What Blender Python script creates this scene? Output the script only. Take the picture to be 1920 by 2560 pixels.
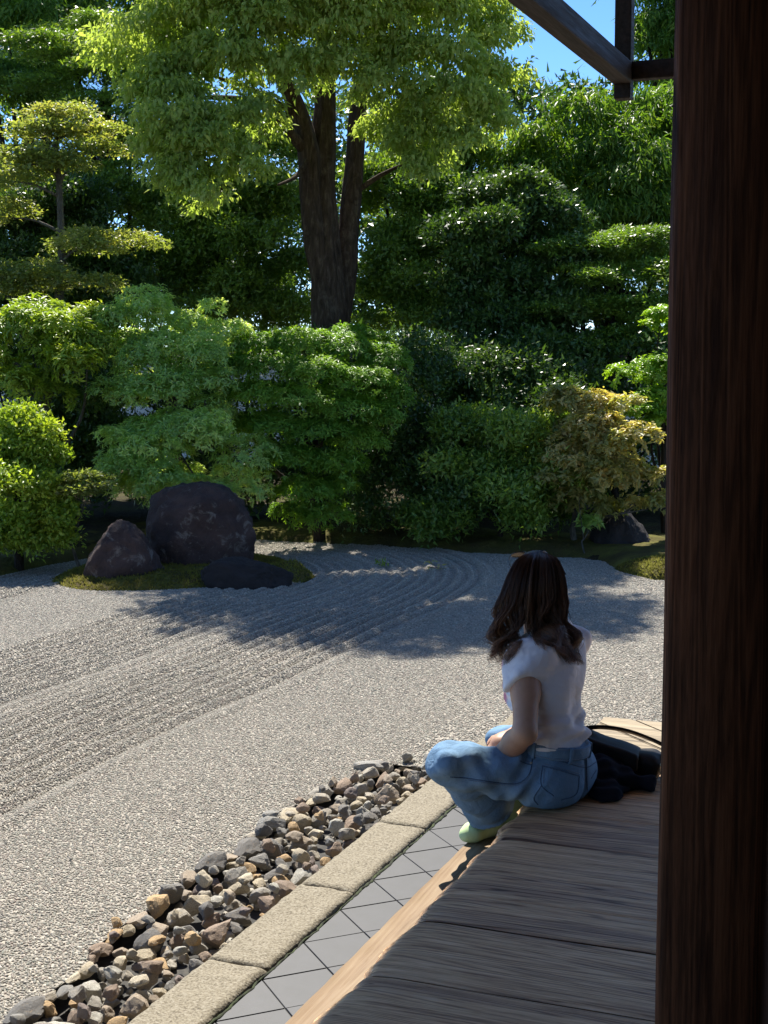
import bpy, bmesh, math, random
import numpy as np
from mathutils import Vector, Matrix, noise as mnoise
from mathutils.bvhtree import BVHTree

# ------------------------------------------------------------------ reset
for o in list(bpy.data.objects): bpy.data.objects.remove(o)
scn = bpy.context.scene
COL = scn.collection

# ------------------------------------------------------------------ camera
CAM = np.array([0.0, 0.0, 1.86])
FO = np.array([-0.36632893, 0.92430669, -0.10705261])
RI = np.array([0.92973058, 0.36823443, -0.00210794])
UP = np.array([-0.03747207, 0.10030228, 0.99425112])
FPX = 3600.0
cd = bpy.data.cameras.new('camera'); cam = bpy.data.objects.new('camera', cd); COL.objects.link(cam)
cd.sensor_fit = 'VERTICAL'; cd.sensor_height = 36; cd.sensor_width = 27; cd.lens = 36*FPX/2560
cd.clip_start = .05; cd.clip_end = 2000
M = Matrix.Identity(4)
for i in range(3):
    M[i][0] = RI[i]; M[i][1] = UP[i]; M[i][2] = -FO[i]; M[i][3] = CAM[i]
cam.matrix_world = M
scn.camera = cam

# ------------------------------------------------------------------ sun, sky, exposure
SUN_AZ, SUN_EL = 31.0, 55.0       # degrees left of +Y, degrees up
_a, _e = math.radians(SUN_AZ), math.radians(SUN_EL)
SUN = Vector((-math.sin(_a)*math.cos(_e), math.cos(_a)*math.cos(_e), math.sin(_e)))
ld = bpy.data.lights.new('sun', 'SUN'); ld.energy = 5.0; ld.angle = math.radians(.53); ld.color = (1, .945, .86)
sun = bpy.data.objects.new('sun', ld); COL.objects.link(sun)
sun.rotation_euler = SUN.to_track_quat('Z', 'Y').to_euler(); sun.location = (-6, 12, 20)

w = bpy.data.worlds.new('World'); scn.world = w; w.use_nodes = True
nt = w.node_tree; bg = nt.nodes['Background']
sky = nt.nodes.new('ShaderNodeTexSky'); sky.sky_type = 'NISHITA'; sky.sun_disc = False
sky.sun_elevation = _e; sky.sun_rotation = -_a; sky.air_density = .5; sky.dust_density = .02; sky.ozone_density = 1.6
tc = nt.nodes.new('ShaderNodeTexCoord'); mp = nt.nodes.new('ShaderNodeMapping'); mp.inputs['Scale'].default_value = (1, 1, 2.6)
mp.inputs['Location'].default_value = (.36, .1, .3)
nz = nt.nodes.new('ShaderNodeTexNoise'); nz.inputs['Scale'].default_value = 2.6; nz.inputs['Detail'].default_value = 9; nz.inputs['Roughness'].default_value = .58
rp = nt.nodes.new('ShaderNodeValToRGB'); rp.color_ramp.elements[0].position = .55; rp.color_ramp.elements[1].position = .70
mx = nt.nodes.new('ShaderNodeMix'); mx.data_type = 'RGBA'
nt.links.new(tc.outputs['Generated'], mp.inputs['Vector']); nt.links.new(mp.outputs[0], nz.inputs['Vector'])
nt.links.new(nz.outputs['Fac'], rp.inputs[0])
hs = nt.nodes.new('ShaderNodeHueSaturation'); hs.inputs['Saturation'].default_value = 1.2; nt.links.new(sky.outputs[0], hs.inputs['Color']); nt.links.new(hs.outputs[0], mx.inputs[6]); mx.inputs[7].default_value = (5.0, 5.6, 6.4, 1)
sc_ = nt.nodes.new('ShaderNodeMath'); sc_.operation = 'MULTIPLY'; sc_.inputs[1].default_value = .75
nt.links.new(rp.outputs[0], sc_.inputs[0]); nt.links.new(sc_.outputs[0], mx.inputs[0])
nt.links.new(mx.outputs[2], bg.inputs[0]); bg.inputs[1].default_value = .125

scn.render.engine = 'CYCLES'
scn.view_settings.view_transform = 'Standard'; scn.view_settings.look = 'None'
scn.view_settings.exposure = 1.06; scn.view_settings.gamma = 1.0; scn.view_settings.use_curve_mapping = False
scn.cycles.max_bounces = 12; scn.cycles.diffuse_bounces = 8; scn.cycles.transmission_bounces = 10; scn.cycles.transparent_max_bounces = 8
scn.render.resolution_x = 768; scn.render.resolution_y = 1024

# ------------------------------------------------------------------ helpers
DS = 1920/1659.0
def at(px, py, d=None, z=None, Y=None, s=DS):
    """point on the line of sight through a photo pixel, at depth d / height z / world Y"""
    v = FO + RI*(px*s-960)/FPX - UP*(py*s-1280)/FPX
    if d is not None: t = d
    elif z is not None: t = (z-CAM[2])/v[2]
    else: t = Y/v[1]
    return CAM + v*t
def src(px, py, **k): return at(px, py, s=1.0, **k)

def tag(o, label=None, cat=None, group=None, kind=None):
    if label: o['label'] = label
    if cat: o['category'] = cat
    if group: o['group'] = group
    if kind: o['kind'] = kind
    return o
def empty(name, loc=(0, 0, 0)):
    o = bpy.data.objects.new(name, None); COL.objects.link(o); o.location = loc; o.empty_display_size = .1
    return o
def link(name, me, mat=None, parent=None, smooth=False, loc=None):
    o = bpy.data.objects.new(name, me); COL.objects.link(o)
    if mat is not None and not me.materials: me.materials.append(mat)
    if parent is not None:
        o.parent = parent
        if loc is None: o.location = -Vector(parent_world(parent))
    if loc is not None: o.location = loc
    if smooth and len(me.polygons): me.polygons.foreach_set('use_smooth', [True]*len(me.polygons))
    return o
def parent_world(p):
    v = Vector((0, 0, 0))
    while p is not None: v = v + p.location; p = p.parent
    return v
def mesh_np(name, V, F):
    """V (n,3); F (m,k) array with constant k"""
    me = bpy.data.meshes.new(name); V = np.asarray(V, np.float32); F = np.asarray(F, np.int32); k = F.shape[1]
    me.vertices.add(len(V)); me.vertices.foreach_set('co', V.ravel())
    me.loops.add(F.size); me.loops.foreach_set('vertex_index', F.ravel())
    me.polygons.add(len(F)); me.polygons.foreach_set('loop_start', np.arange(0, F.size, k, dtype=np.int32))
    me.update(calc_edges=True)
    return me
def vattr(me, name, arr):
    a = me.attributes.new(name, 'FLOAT', 'POINT'); a.data.foreach_set('value', np.asarray(arr, np.float32))
def grid_faces(nu, nv, wrap_u=False):
    i = np.arange(nu if wrap_u else nu-1); j = np.arange(nv-1)
    I, J = np.meshgrid(i, j, indexing='ij'); I2 = (I+1) % nu
    return np.stack([I*nv+J, I2*nv+J, I2*nv+J+1, I*nv+J+1], -1).reshape(-1, 4)
def tube_np(pts, rad, sides=8, seed=0, rough=0., cap=False):
    """tapered tube along a polyline; returns V,F(quads)"""
    P = np.asarray(pts, float); n = len(P); rad = np.broadcast_to(np.asarray(rad, float), (n,))
    T = np.gradient(P, axis=0); T /= np.linalg.norm(T, axis=1)[:, None]+1e-9
    ref = np.array([0, 0, 1.]) if abs(T[0][2]) < .9 else np.array([1., 0, 0])
    A = np.zeros_like(P); a = ref-T[0]*(ref@T[0]); a /= np.linalg.norm(a)
    for i in range(n):
        a = a-T[i]*(a@T[i]); a /= np.linalg.norm(a)+1e-9; A[i] = a
    B = np.cross(T, A); th = np.linspace(0, 2*np.pi, sides, endpoint=False)
    R = np.repeat(rad[:, None], sides, 1)
    if rough:
        rng = np.random.default_rng(seed); ph = rng.uniform(0, 6.28, 6)
        s = np.cumsum(np.r_[0, np.linalg.norm(np.diff(P, axis=0), axis=1)])[:, None]
        R = R*(1+rough*(np.sin(3*th+ph[0]+s*1.3)+.7*np.sin(5*th+ph[1]-s*2.1)+.6*np.sin(8*th+ph[2]+np.sin(s*4+ph[3]))+.5*np.sin(s*7+ph[4]+2*th)))
    V = P[:, None, :]+R[..., None]*(np.cos(th)[None, :, None]*A[:, None, :]+np.sin(th)[None, :, None]*B[:, None, :])
    V = V.transpose(1, 0, 2).reshape(-1, 3)
    F = grid_faces(sides, n, True)
    return V, F
def tube(name, pts, rad, mat, parent, sides=8, rough=0., seed=0, smooth=True):
    V, F = tube_np(pts, rad, sides, seed, rough)
    me = mesh_np(name, V, F); n = len(pts)
    bm = bmesh.new(); bm.from_mesh(me)
    bmesh.ops.holes_fill(bm, edges=[e for e in bm.edges if e.is_boundary], sides=0)
    bm.to_mesh(me); bm.free()
    return link(name, me, mat, parent, smooth)
def spline(pts, n):
    """Catmull-Rom resample"""
    P = np.asarray(pts, float); k = len(P)
    Q = np.vstack([2*P[0]-P[1], P, 2*P[-1]-P[-2]])
    t = np.linspace(0, k-1-1e-6, n); i = t.astype(int); u = (t-i)[:, None]
    a, b, c, d = Q[i], Q[i+1], Q[i+2], Q[i+3]
    return .5*((2*b)+(-a+c)*u+(2*a-5*b+4*c-d)*u*u+(-a+3*b-3*c+d)*u**3)
def box_bm(bm, x0, x1, y0, y1, z0, z1, bev=0.0):
    r = bmesh.ops.create_cube(bm, size=1)
    for v in r['verts']:
        v.co = Vector(((x0+x1)/2+v.co.x*(x1-x0), (y0+y1)/2+v.co.y*(y1-y0), (z0+z1)/2+v.co.z*(z1-z0)))
    if bev:
        es = list({e for v in r['verts'] for e in v.link_edges})
        bmesh.ops.bevel(bm, geom=es, offset=bev, segments=2, affect='EDGES', profile=.6)
def bm_obj(name, bm, mat, parent=None, smooth=False):
    me = bpy.data.meshes.new(name); bm.to_mesh(me); bm.free()
    return link(name, me, mat, parent, smooth)
def box(name, x0, x1, y0, y1, z0, z1, mat, parent=None, bev=.004):
    bm = bmesh.new(); box_bm(bm, x0, x1, y0, y1, z0, z1, bev); return bm_obj(name, bm, mat, parent)
def fbm(V, scale, octs=4, seed=0.):
    out = np.empty(len(V))
    for i, v in enumerate(V): out[i] = mnoise.fractal(Vector(v)*scale+Vector((seed, seed*1.7, -seed)), 1.0, 2.0, octs)
    return out
# cheap vectorised value noise
_rng = np.random.default_rng(7); _tab = _rng.random((64, 64, 64)).astype(np.float32)*2-1
def vnoise(P, scale, seed=0):
    p = np.asarray(P)*scale+seed*13.37; i = np.floor(p).astype(int); f = p-i; f = f*f*(3-2*f); i &= 63; j = (i+1) & 63
    g = lambda a, b, c: _tab[a, b, c]
    x0, y0, z0 = i[..., 0], i[..., 1], i[..., 2]; x1, y1, z1 = j[..., 0], j[..., 1], j[..., 2]
    fx, fy, fz = f[..., 0], f[..., 1], f[..., 2]
    return ((g(x0, y0, z0)*(1-fx)+g(x1, y0, z0)*fx)*(1-fy)+(g(x0, y1, z0)*(1-fx)+g(x1, y1, z0)*fx)*fy)*(1-fz) + \
           ((g(x0, y0, z1)*(1-fx)+g(x1, y0, z1)*fx)*(1-fy)+(g(x0, y1, z1)*(1-fx)+g(x1, y1, z1)*fx)*fy)*fz
def vfbm(P, scale, octs=4, seed=0):
    s = 0; a = 1.0
    for k in range(octs): s = s+a*vnoise(P, scale*2**k, seed+k*3); a *= .5
    return s

# ------------------------------------------------------------------ materials
class NT:
    def __init__(self, name):
        self.m = bpy.data.materials.new(name); self.m.use_nodes = True; self.t = self.m.node_tree
        self.b = self.t.nodes['Principled BSDF']; self.out = self.t.nodes['Material Output']
    def n(self, typ, **kw):
        nd = self.t.nodes.new('ShaderNode'+typ)
        for k, v in kw.items():
            if k.startswith('i_'):
                key = k[2:]; key = int(key) if key.isdigit() else key.replace('_', ' ')
                self.set(nd.inputs[key], v)
            else: setattr(nd, k, v)
        return nd
    def set(self, sock, v):
        if hasattr(v, 'node') or isinstance(v, bpy.types.NodeSocket): self.t.links.new(v, sock)
        else: sock.default_value = v
    def coord(self, kind='Object', scale=(1, 1, 1), rot=(0, 0, 0), loc=(0, 0, 0)):
        c = self.n('TexCoord'); m = self.n('Mapping'); self.t.links.new(c.outputs[kind], m.inputs[0])
        m.inputs['Scale'].default_value = scale; m.inputs['Rotation'].default_value = rot; m.inputs['Location'].default_value = loc
        return m.outputs[0]
    def noise(self, vec, scale=5, detail=4, rough=.55, dist=0.):
        k = self.n('TexNoise'); self.t.links.new(vec, k.inputs['Vector'])
        k.inputs['Scale'].default_value = scale; k.inputs['Detail'].default_value = detail
        k.inputs['Roughness'].default_value = rough; k.inputs['Distortion'].default_value = dist
        return k.outputs['Fac']
    def voro(self, vec, scale=5, feature='F1', out='Distance', rnd=1.0):
        k = self.n('TexVoronoi', feature=feature); self.t.links.new(vec, k.inputs['Vector']); k.inputs['Scale'].default_value = scale
        k.inputs['Randomness'].default_value = rnd
        return k.outputs[out]
    def ramp(self, fac, stops, interp='LINEAR'):
        r = self.n('ValToRGB'); r.color_ramp.interpolation = interp; e = r.color_ramp.elements
        while len(e) < len(stops): e.new(.5)
        for q, (p, c) in zip(e, stops): q.position = p; q.color = (*c, 1) if len(c) == 3 else c
        self.t.links.new(fac, r.inputs[0]); return r.outputs[0]
    def mix(self, fac, a, b, blend='MIX'):
        x = self.n('Mix', data_type='RGBA', blend_type=blend)
        self.set(x.inputs[0], fac)
        for s, v in ((x.inputs[6], a), (x.inputs[7], b)): self.set(s, (*v, 1) if isinstance(v, tuple) and len(v) == 3 else v)
        return x.outputs[2]
    def math(self, op, a, b=0.0, clamp=False):
        x = self.n('Math', operation=op, use_clamp=clamp); self.set(x.inputs[0], a); self.set(x.inputs[1], b); return x.outputs[0]
    def bump(self, h, strength=.3, dist=.01, normal=None):
        b = self.n('Bump'); self.set(b.inputs['Height'], h); b.inputs['Strength'].default_value = strength; b.inputs['Distance'].default_value = dist
        if normal is not None: self.set(b.inputs['Normal'], normal)
        return b.outputs[0]
    def fin(self, color=None, rough=None, normal=None, spec=None, **kw):
        if color is not None: self.set(self.b.inputs['Base Color'], (*color, 1) if isinstance(color, tuple) and len(color) == 3 else color)
        if rough is not None: self.set(self.b.inputs['Roughness'], rough)
        if normal is not None: self.set(self.b.inputs['Normal'], normal)
        if spec is not None: self.set(self.b.inputs['Specular IOR Level'], spec)
        for k, v in kw.items(): self.set(self.b.inputs[k.replace('_', ' ')], v)
        return self.m

def leaf_mat(name, c0, c1, c2, trans=.5, rough=.45, tcol=None, spec=.35):
    """c0 dark, c1 mid, c2 young leaf; thin leaf: reflects and lets light through"""
    T = NT(name)
    a = T.n('Attribute', attribute_name='rnd')
    col = T.ramp(a.outputs['Fac'], [(0.0, c0), (.5, c1), (1.0, c2)])
    T.fin(col, rough, spec=spec)
    tr = T.n('BsdfTranslucent')
    tcol = tcol or (1.6, 1.6, .5)
    tm = T.n('Mix', data_type='RGBA', blend_type='MULTIPLY'); tm.inputs[0].default_value = 1
    T.set(tm.inputs[6], col); tm.inputs[7].default_value = (*tcol, 1)
    T.t.links.new(tm.outputs[2], tr.inputs[0])
    ms = T.n('MixShader'); ms.inputs[0].default_value = trans
    T.t.links.new(T.b.outputs[0], ms.inputs[1]); T.t.links.new(tr.outputs[0], ms.inputs[2])
    T.t.links.new(ms.outputs[0], T.out.inputs[0])
    return T.m

def bark_mat(name, c0, c1, c2, scale=1.0):
    T = NT(name); v = T.coord('Object', (9*scale, 9*scale, 1.6*scale)); v2 = T.coord('Object')
    n1 = T.noise(v, 3.0, 6, .65, .6); n2 = T.noise(v2, 4.5*scale, 5, .7); n3 = T.noise(v2, 40, 3, .6)
    c = T.ramp(n1, [(.3, c0), (.55, c1), (.72, c2)])
    c = T.mix(T.ramp(n2, [(.55, (0, 0, 0)), (.72, (.55, .55, .55))]), c, (c2[0]*1.25, c2[1]*1.3, c2[2]*1.3))
    h = T.math('ADD', n1, T.math('MULTIPLY', n3, .3))
    return T.fin(c, .9, T.bump(h, .9, .04), spec=.15)

def gravel_mats():
    T = NT('gravel_pebble_grey'); oi = T.n('ObjectInfo')
    c = T.ramp(oi.outputs['Random'], [(0, (0.184, 0.175, 0.154)), (.25, (0.297, 0.277, 0.233)), (.45, (0.366, 0.338, 0.279)), (.62, (0.353, 0.294, 0.249)), (.78, (0.275, 0.286, 0.240)), (.9, (0.436, 0.405, 0.339)), (1, (0.501, 0.466, 0.393))])
    T.fin(c, .8, spec=.25)
    B = NT('gravel_bed_grey'); v = B.coord('Object')
    k = B.voro(v, 75, 'F1', 'Distance'); kc = B.voro(v, 75, 'F1', 'Color'); n = B.noise(v, .8, 3)
    sep = B.n('SeparateColor'); B.t.links.new(kc, sep.inputs[0])
    c = B.ramp(sep.outputs[0], [(0, (0.169, 0.163, 0.142)), (.3, (0.289, 0.270, 0.226)), (.6, (0.353, 0.316, 0.266)), (1, (0.452, 0.419, 0.351))])
    B.fin(c, .9, B.bump(B.math('SUBTRACT', 1.0, k), .9, .012), spec=.2)
    return T.m, B.m

M_PEB, M_BED = gravel_mats()

T = NT('moss_green_brown'); v = T.coord('Object')
n1 = T.noise(v, 2.2, 5, .6); n2 = T.noise(v, 38, 4, .7); n3 = T.noise(v, 9, 4, .6)
c = T.ramp(n1, [(.30, (.060, .050, .022)), (.48, (.095, .085, .026)), (.66, (.15, .15, .035))])
c = T.mix(T.ramp(n3, [(.5, (0, 0, 0)), (.7, (.6, .6, .6))]), c, (.085, .062, .034))
M_MOSS = T.fin(c, .95, T.bump(T.math('ADD', n2, n3), .8, .03), spec=.1)
T = NT('moss_blade'); v = T.coord('Object'); n1 = T.noise(v, 3.0, 4)
cc_ = T.ramp(n1, [(.3, (.13, .12, .03)), (.5, (.21, .20, .045)), (.7, (.30, .30, .06))]); T.fin(cc_, .9, spec=.05)
tr_ = T.n('BsdfTranslucent'); T.t.links.new(cc_, tr_.inputs[0]); ms_ = T.n('MixShader'); ms_.inputs[0].default_value = .5
T.t.links.new(T.b.outputs[0], ms_.inputs[1]); T.t.links.new(tr_.outputs[0], ms_.inputs[2]); T.t.links.new(ms_.outputs[0], T.out.inputs[0]); M_FUZZ = T.m
T = NT('leaf_litter_earth'); v = T.coord('Object')
n1 = T.noise(v, 1.4, 5, .6); n2 = T.noise(v, 26, 4, .7)
c = T.ramp(n2, [(.3, (.022, .018, .012)), (.55, (.05, .04, .022)), (.75, (.10, .085, .045))])
c = T.mix(T.ramp(n1, [(.5, (0, 0, 0)), (.62, (.7, .7, .7))]), c, (.085, .085, .025))
M_EARTH = T.fin(c, .95, T.bump(n2, .9, .03), spec=.1)

T = NT('granite_tan'); v = T.coord('Object')
n1 = T.noise(v, 130, 4, .7); n2 = T.noise(v, 5, 4, .6); k = T.voro(v, 85); n4 = T.noise(v, 55, 3, .6)
c = T.ramp(n1, [(.36, (0.080, 0.066, 0.046)), (.46, (0.194, 0.166, 0.115)), (.56, (0.246, 0.216, 0.156)), (.68, (0.305, 0.278, 0.222))])
c = T.mix(T.ramp(n2, [(.42, (0, 0, 0)), (.7, (0.148, 0.145, 0.144))]), c, (0.169, 0.150, 0.100))
M_GRANITE = T.fin(c, .85, T.bump(T.math('ADD', n4, T.math('MULTIPLY', k, .6)), .5, .006), spec=.3)

T = NT('slate_grey_tile'); v = T.coord('Object'); oi = T.n('ObjectInfo')
n1 = T.noise(v, 14, 5, .6); n2 = T.noise(v, 220, 3, .6)
c = T.ramp(n1, [(.3, (0.043, 0.044, 0.046)), (.7, (0.053, 0.054, 0.058))])
c = T.mix(T.math('MULTIPLY', oi.outputs['Random'], .35), c, (0.042, 0.043, 0.047))
M_TILE = T.fin(c, .55, T.bump(n2, .12, .002), spec=.4)
T = NT('dark_grout'); v = T.coord('Object'); M_GROUT = T.fin(T.ramp(T.noise(v, 60), [(.3, (.03, .03, .03)), (.7, (.075, .07, .06))]), .95)

def wood_mat(name, cols, gscale, axis='X', rough=.75, bumpd=.006, streak=None, ostep=7.0, spec=.3, lines=0.0):
    """long-grained wood: rings stretched along axis, per-board offset from Object Info"""
    T = NT(name); oi = T.n('ObjectInfo'); tcn = T.n('TexCoord')
    cx = T.n('CombineXYZ'); r = T.math('MULTIPLY', oi.outputs['Random'], ostep)
    for i in range(3): T.t.links.new(r, cx.inputs[i])
    ad = T.n('VectorMath', operation='ADD'); T.t.links.new(tcn.outputs['Object'], ad.inputs[0]); T.t.links.new(cx.outputs[0], ad.inputs[1])
    def mp_(s):
        m = T.n('Mapping'); T.t.links.new(ad.outputs[0], m.inputs[0]); m.inputs['Scale'].default_value = s; return m.outputs[0]
    st = {'X': (.07, 1, 1), 'Y': (1, .05, 1), 'Z': (1, 1, .05)}[axis]
    st = tuple(q*gscale for q in st)
    n1 = T.noise(mp_(st), 14, 6, .62, .7); n2 = T.noise(mp_(st), 62, 5, .65, .35); n3 = T.noise(mp_(tuple(q*.35 for q in st)), 7, 3, .5, .8)
    big = T.noise(mp_(tuple(q*(.55 if q > gscale*.5 else .3) for q in st)), 5, 2, .4, .1)
    ring = T.math('MULTIPLY', T.math('ADD', T.math('SINE', T.math('MULTIPLY', big, 150.0)), 1.0), .5)
    g = T.math('ADD', T.math('ADD', T.math('MULTIPLY', n1, .56), T.math('MULTIPLY', n2, .32)), T.math('MULTIPLY', ring, .12))
    c = T.ramp(g, [(.30, cols[0]), (.45, cols[1]), (.58, cols[2]), (.72, cols[3])])
    if streak: c = T.mix(T.ramp(n3, [(.48, (0, 0, 0)), (.66, (.75, .75, .75))]), c, streak)
    if lines:
        ln_ = T.math('MULTIPLY', T.ramp(ring, [(.0, (lines,)*3), (.16, (0, 0, 0))]), T.ramp(n3, [(.40, (0, 0, 0)), (.60, (1, 1, 1))]))
        c = T.mix(ln_, c, tuple(q*.45 for q in cols[0]))
    crack = T.ramp(n1, [(.27, (0, 0, 0)), (.335, (1, 1, 1))])
    c = T.mix(1.0, c, crack, 'MULTIPLY') if False else T.mix(T.ramp(n1, [(.26, (.9, .9, .9)), (.33, (0, 0, 0))]), c, tuple(q*.35 for q in cols[0]))
    h = T.math('ADD', g, T.math('MULTIPLY', crack, .35))
    rr = T.ramp(n2, [(.3, (rough+.12,)*3), (.7, (rough-.14,)*3)])
    return T.fin(c, rr, T.bump(h, .75, bumpd), spec=spec)
M_DECK = wood_mat('weathered_grey_wood', [(.17, .082, .036), (.52, .315, .16), (.72, .475, .255), (.84, .62, .38)], 4.0, 'X', .55, .005, (.30, .175, .11), spec=.25, lines=.85)
M_MITRE = wood_mat('weathered_pale_wood', [(.07, .05, .03), (.22, .17, .105), (.33, .265, .17), (.42, .35, .24)], 2.2, 'X', .6, .006)
M_FRESH = wood_mat('fresh_light_wood', [(0.150, 0.091, 0.044), (0.205, 0.133, 0.069), (0.241, 0.165, 0.091), (0.283, 0.206, 0.124)], 2.6, 'Y', .6, .002)
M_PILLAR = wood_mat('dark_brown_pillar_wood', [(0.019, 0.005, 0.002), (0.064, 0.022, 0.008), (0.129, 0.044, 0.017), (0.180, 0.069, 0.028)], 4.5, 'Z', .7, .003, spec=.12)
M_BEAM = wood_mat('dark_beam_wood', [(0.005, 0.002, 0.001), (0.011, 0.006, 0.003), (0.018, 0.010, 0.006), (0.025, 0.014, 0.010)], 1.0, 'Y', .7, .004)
M_SOFFIT = wood_mat('warm_soffit_wood', [(.16, .09, .05), (.32, .19, .11), (.42, .27, .16), (.5, .34, .21)], .8, 'X', .8, .004)
M_DARKWOOD = wood_mat('old_dark_board_wood', [(.03, .022, .016), (.08, .058, .042), (.12, .09, .068), (.17, .13, .10)], .8, 'Z', .8, .004)
T = NT('white_plaster'); v = T.coord('Object'); M_PLASTER = T.fin(T.ramp(T.noise(v, 3, 5), [(.3, (.62, .61, .58)), (.7, (.78, .77, .74))]), .9)
T = NT('grey_roof_tile'); v = T.coord('Object'); M_RTILE = T.fin(T.ramp(T.noise(v, 6, 4), [(.3, (.06, .06, .065)), (.7, (.12, .12, .125))]), .6)

def rock_mat(name, c0, c1, lich, amount, scale=1.0):
    T = NT(name); v = T.coord('Object'); oi = T.n('ObjectInfo')
    n1 = T.noise(v, 3.5*scale, 7, .68, .4); n2 = T.noise(v, 30*scale, 5, .7); n3 = T.noise(v, 5.5*scale, 6, .72, .5)
    c = T.ramp(n1, [(.32, c0), (.68, c1)])
    c = T.mix(T.ramp(n3, [(amount, (0, 0, 0)), (amount+.12, (.6, .6, .6))]), c, lich)
    c = T.mix(T.ramp(n2, [(.62, (0, 0, 0)), (.72, (.5, .5, .5))]), c, tuple(q*.45 for q in c0))
    return T.fin(c, .82, T.bump(T.math('ADD', T.math('MULTIPLY', n2, .5), n1), .9, .03), spec=.3)
M_ROCK = rock_mat('dark_purple_rock', (0.028, 0.019, 0.018), (0.081, 0.051, 0.044), (0.257, 0.230, 0.200), .55, 1.4)
M_ROCK2 = rock_mat('dark_slate_rock', (0.018, 0.016, 0.017), (0.039, 0.032, 0.031), (0.102, 0.095, 0.086), .64, 1.4)

def stone_mat():
    T = NT('mixed_river_stone'); v = T.coord('Object'); oi = T.n('ObjectInfo')
    ad = T.n('VectorMath', operation='ADD'); T.t.links.new(v, ad.inputs[0]); T.t.links.new(oi.outputs['Location'], ad.inputs[1]); v = ad.outputs[0]
    base = T.ramp(oi.outputs['Random'], [(0, (0.191, 0.184, 0.170)), (.12, (0.369, 0.342, 0.285)), (.24, (0.472, 0.421, 0.328)), (.36, (0.344, 0.250, 0.177)), (.46, (0.294, 0.288, 0.262)),
                 (.56, (0.535, 0.457, 0.317)), (.66, (0.395, 0.318, 0.230)), (.75, (0.254, 0.201, 0.177)), (.83, (0.585, 0.390, 0.186)), (.90, (0.521, 0.501, 0.426)), (.96, (0.701, 0.610, 0.438))], 'CONSTANT')
    n1 = T.noise(v, 16, 6, .65, .3); n2 = T.noise(v, 90, 4, .7); n3 = T.noise(v, 7, 4, .6, 1.0)
    c = T.mix(T.ramp(n1, [(.28, (0.891, 0.854, 0.765)), (.58, (0, 0, 0))]), base, (0.128, 0.111, 0.088))
    c = T.mix(T.ramp(n3, [(.6, (0, 0, 0)), (.72, (0.701, 0.670, 0.601))]), c, (0.433, 0.281, 0.132))
    c = T.mix(T.ramp(n2, [(.55, (0, 0, 0)), (.75, (0.444, 0.427, 0.383))]), c, (0.573, 0.512, 0.405))
    return T.fin(c, .75, T.bump(T.math('ADD', n1, T.math('MULTIPLY', n2, .3)), .7, .008), spec=.35)
M_STONE = stone_mat()

# ================================================================== THE SETTING
rnd = random.Random(11); rng = np.random.default_rng(5)

# ---- gravel far boundary: (X,Y) polyline; garden lies on the camera side
GB = np.array([(-14, 9.2), (-9.5, 9.6), (-8.2, 9.75), (-7.62, 10.13), (-7.56, 10.71), (-7.45, 11.24), (-7.5, 11.9), (-7.15, 12.6), (-6.61, 13.05), (-5.35, 13.14),
               (-4.84, 13.07), (-4.03, 12.92), (-3.3, 13.05), (-3.0, 12.95), (-2.65, 12.42), (-2.26, 12.05), (-1.6, 12.3), (0, 12.6), (6, 13.0)])
def gravel_far(x, wob=0.0): return np.interp(x, GB[:, 0], GB[:, 1])+wob*(.5*np.sin(x*9.1)+.5*np.sin(x*21.3+1))
def ridge_z(X, Y):
    """raked relief: straight furrows along the veranda that bend round the rock island"""
    dx = X+6.2; dy = np.maximum(Y-10.75, 0); r = np.hypot(dx, dy*.95)
    wob = .03*np.sin(Y*.9+X)+.018*np.sin(Y*2.3)
    r = r+wob
    win = lambda a, b: np.clip((r-a)/.05, 0, 1)*np.clip((b-r)/.05, 0, 1)
    p = .112
    tri = np.abs(((r/p) % 1.0)-.5)*2
    saw = tri**.85
    near = np.where(Y > 9.6, .6, 1.0)
    z = near*.043*saw*(win(1.76, 2.68)+win(.62, 1.56))-.014*(win(1.76, 2.68)+win(.62, 1.56))
    z = z+.022*np.exp(-((r-1.72)/.035)**2)+.016*np.exp(-((r-2.72)/.04)**2)+.014*np.exp(-((r-1.60)/.035)**2)
    dist = (gravel_far(X)-Y)
    q = np.clip((dist-.1)/.05, 0, 1)*np.clip((.75-dist)/.05, 0, 1)*(X > -4.6)
    z = np.where(r > 2.8, z+.016*(np.abs(((dist/.11) % 1)-.5)*2)*q, z)
    return z
nx, ny = 470, 430
gx = np.linspace(-8.4, -2.36, nx); gy = np.linspace(2.2, 13.3, ny)
GX, GY = np.meshgrid(gx, gy, indexing='ij')
P3 = np.stack([GX, GY, np.zeros_like(GX)], -1)
GZ = ridge_z(GX, GY)+.008*vfbm(P3, 1.3, 3)
V = np.stack([GX, GY, GZ], -1).reshape(-1, 3)
F = grid_faces(nx, ny)
def drain_np(y): return np.interp(y, [2.4, 3.26, 3.8, 4.27, 4.8, 5.28, 5.8, 6.15], [-2.36, -2.42, -2.49, -2.525, -2.51, -2.53, -2.45, -2.32])+.012*np.sin(y*11)
cen = V[F].mean(1); keep = (cen[:, 1] < gravel_far(cen[:, 0], .05)) & ((cen[:, 0] < drain_np(cen[:, 1])+.02) | (cen[:, 1] > 6.1))
F = F[keep]
me = mesh_np('gravel_bed', V, F); gravel_bed = link('gravel_bed', me, M_BED, smooth=True); tag(gravel_bed, kind='structure')
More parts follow.
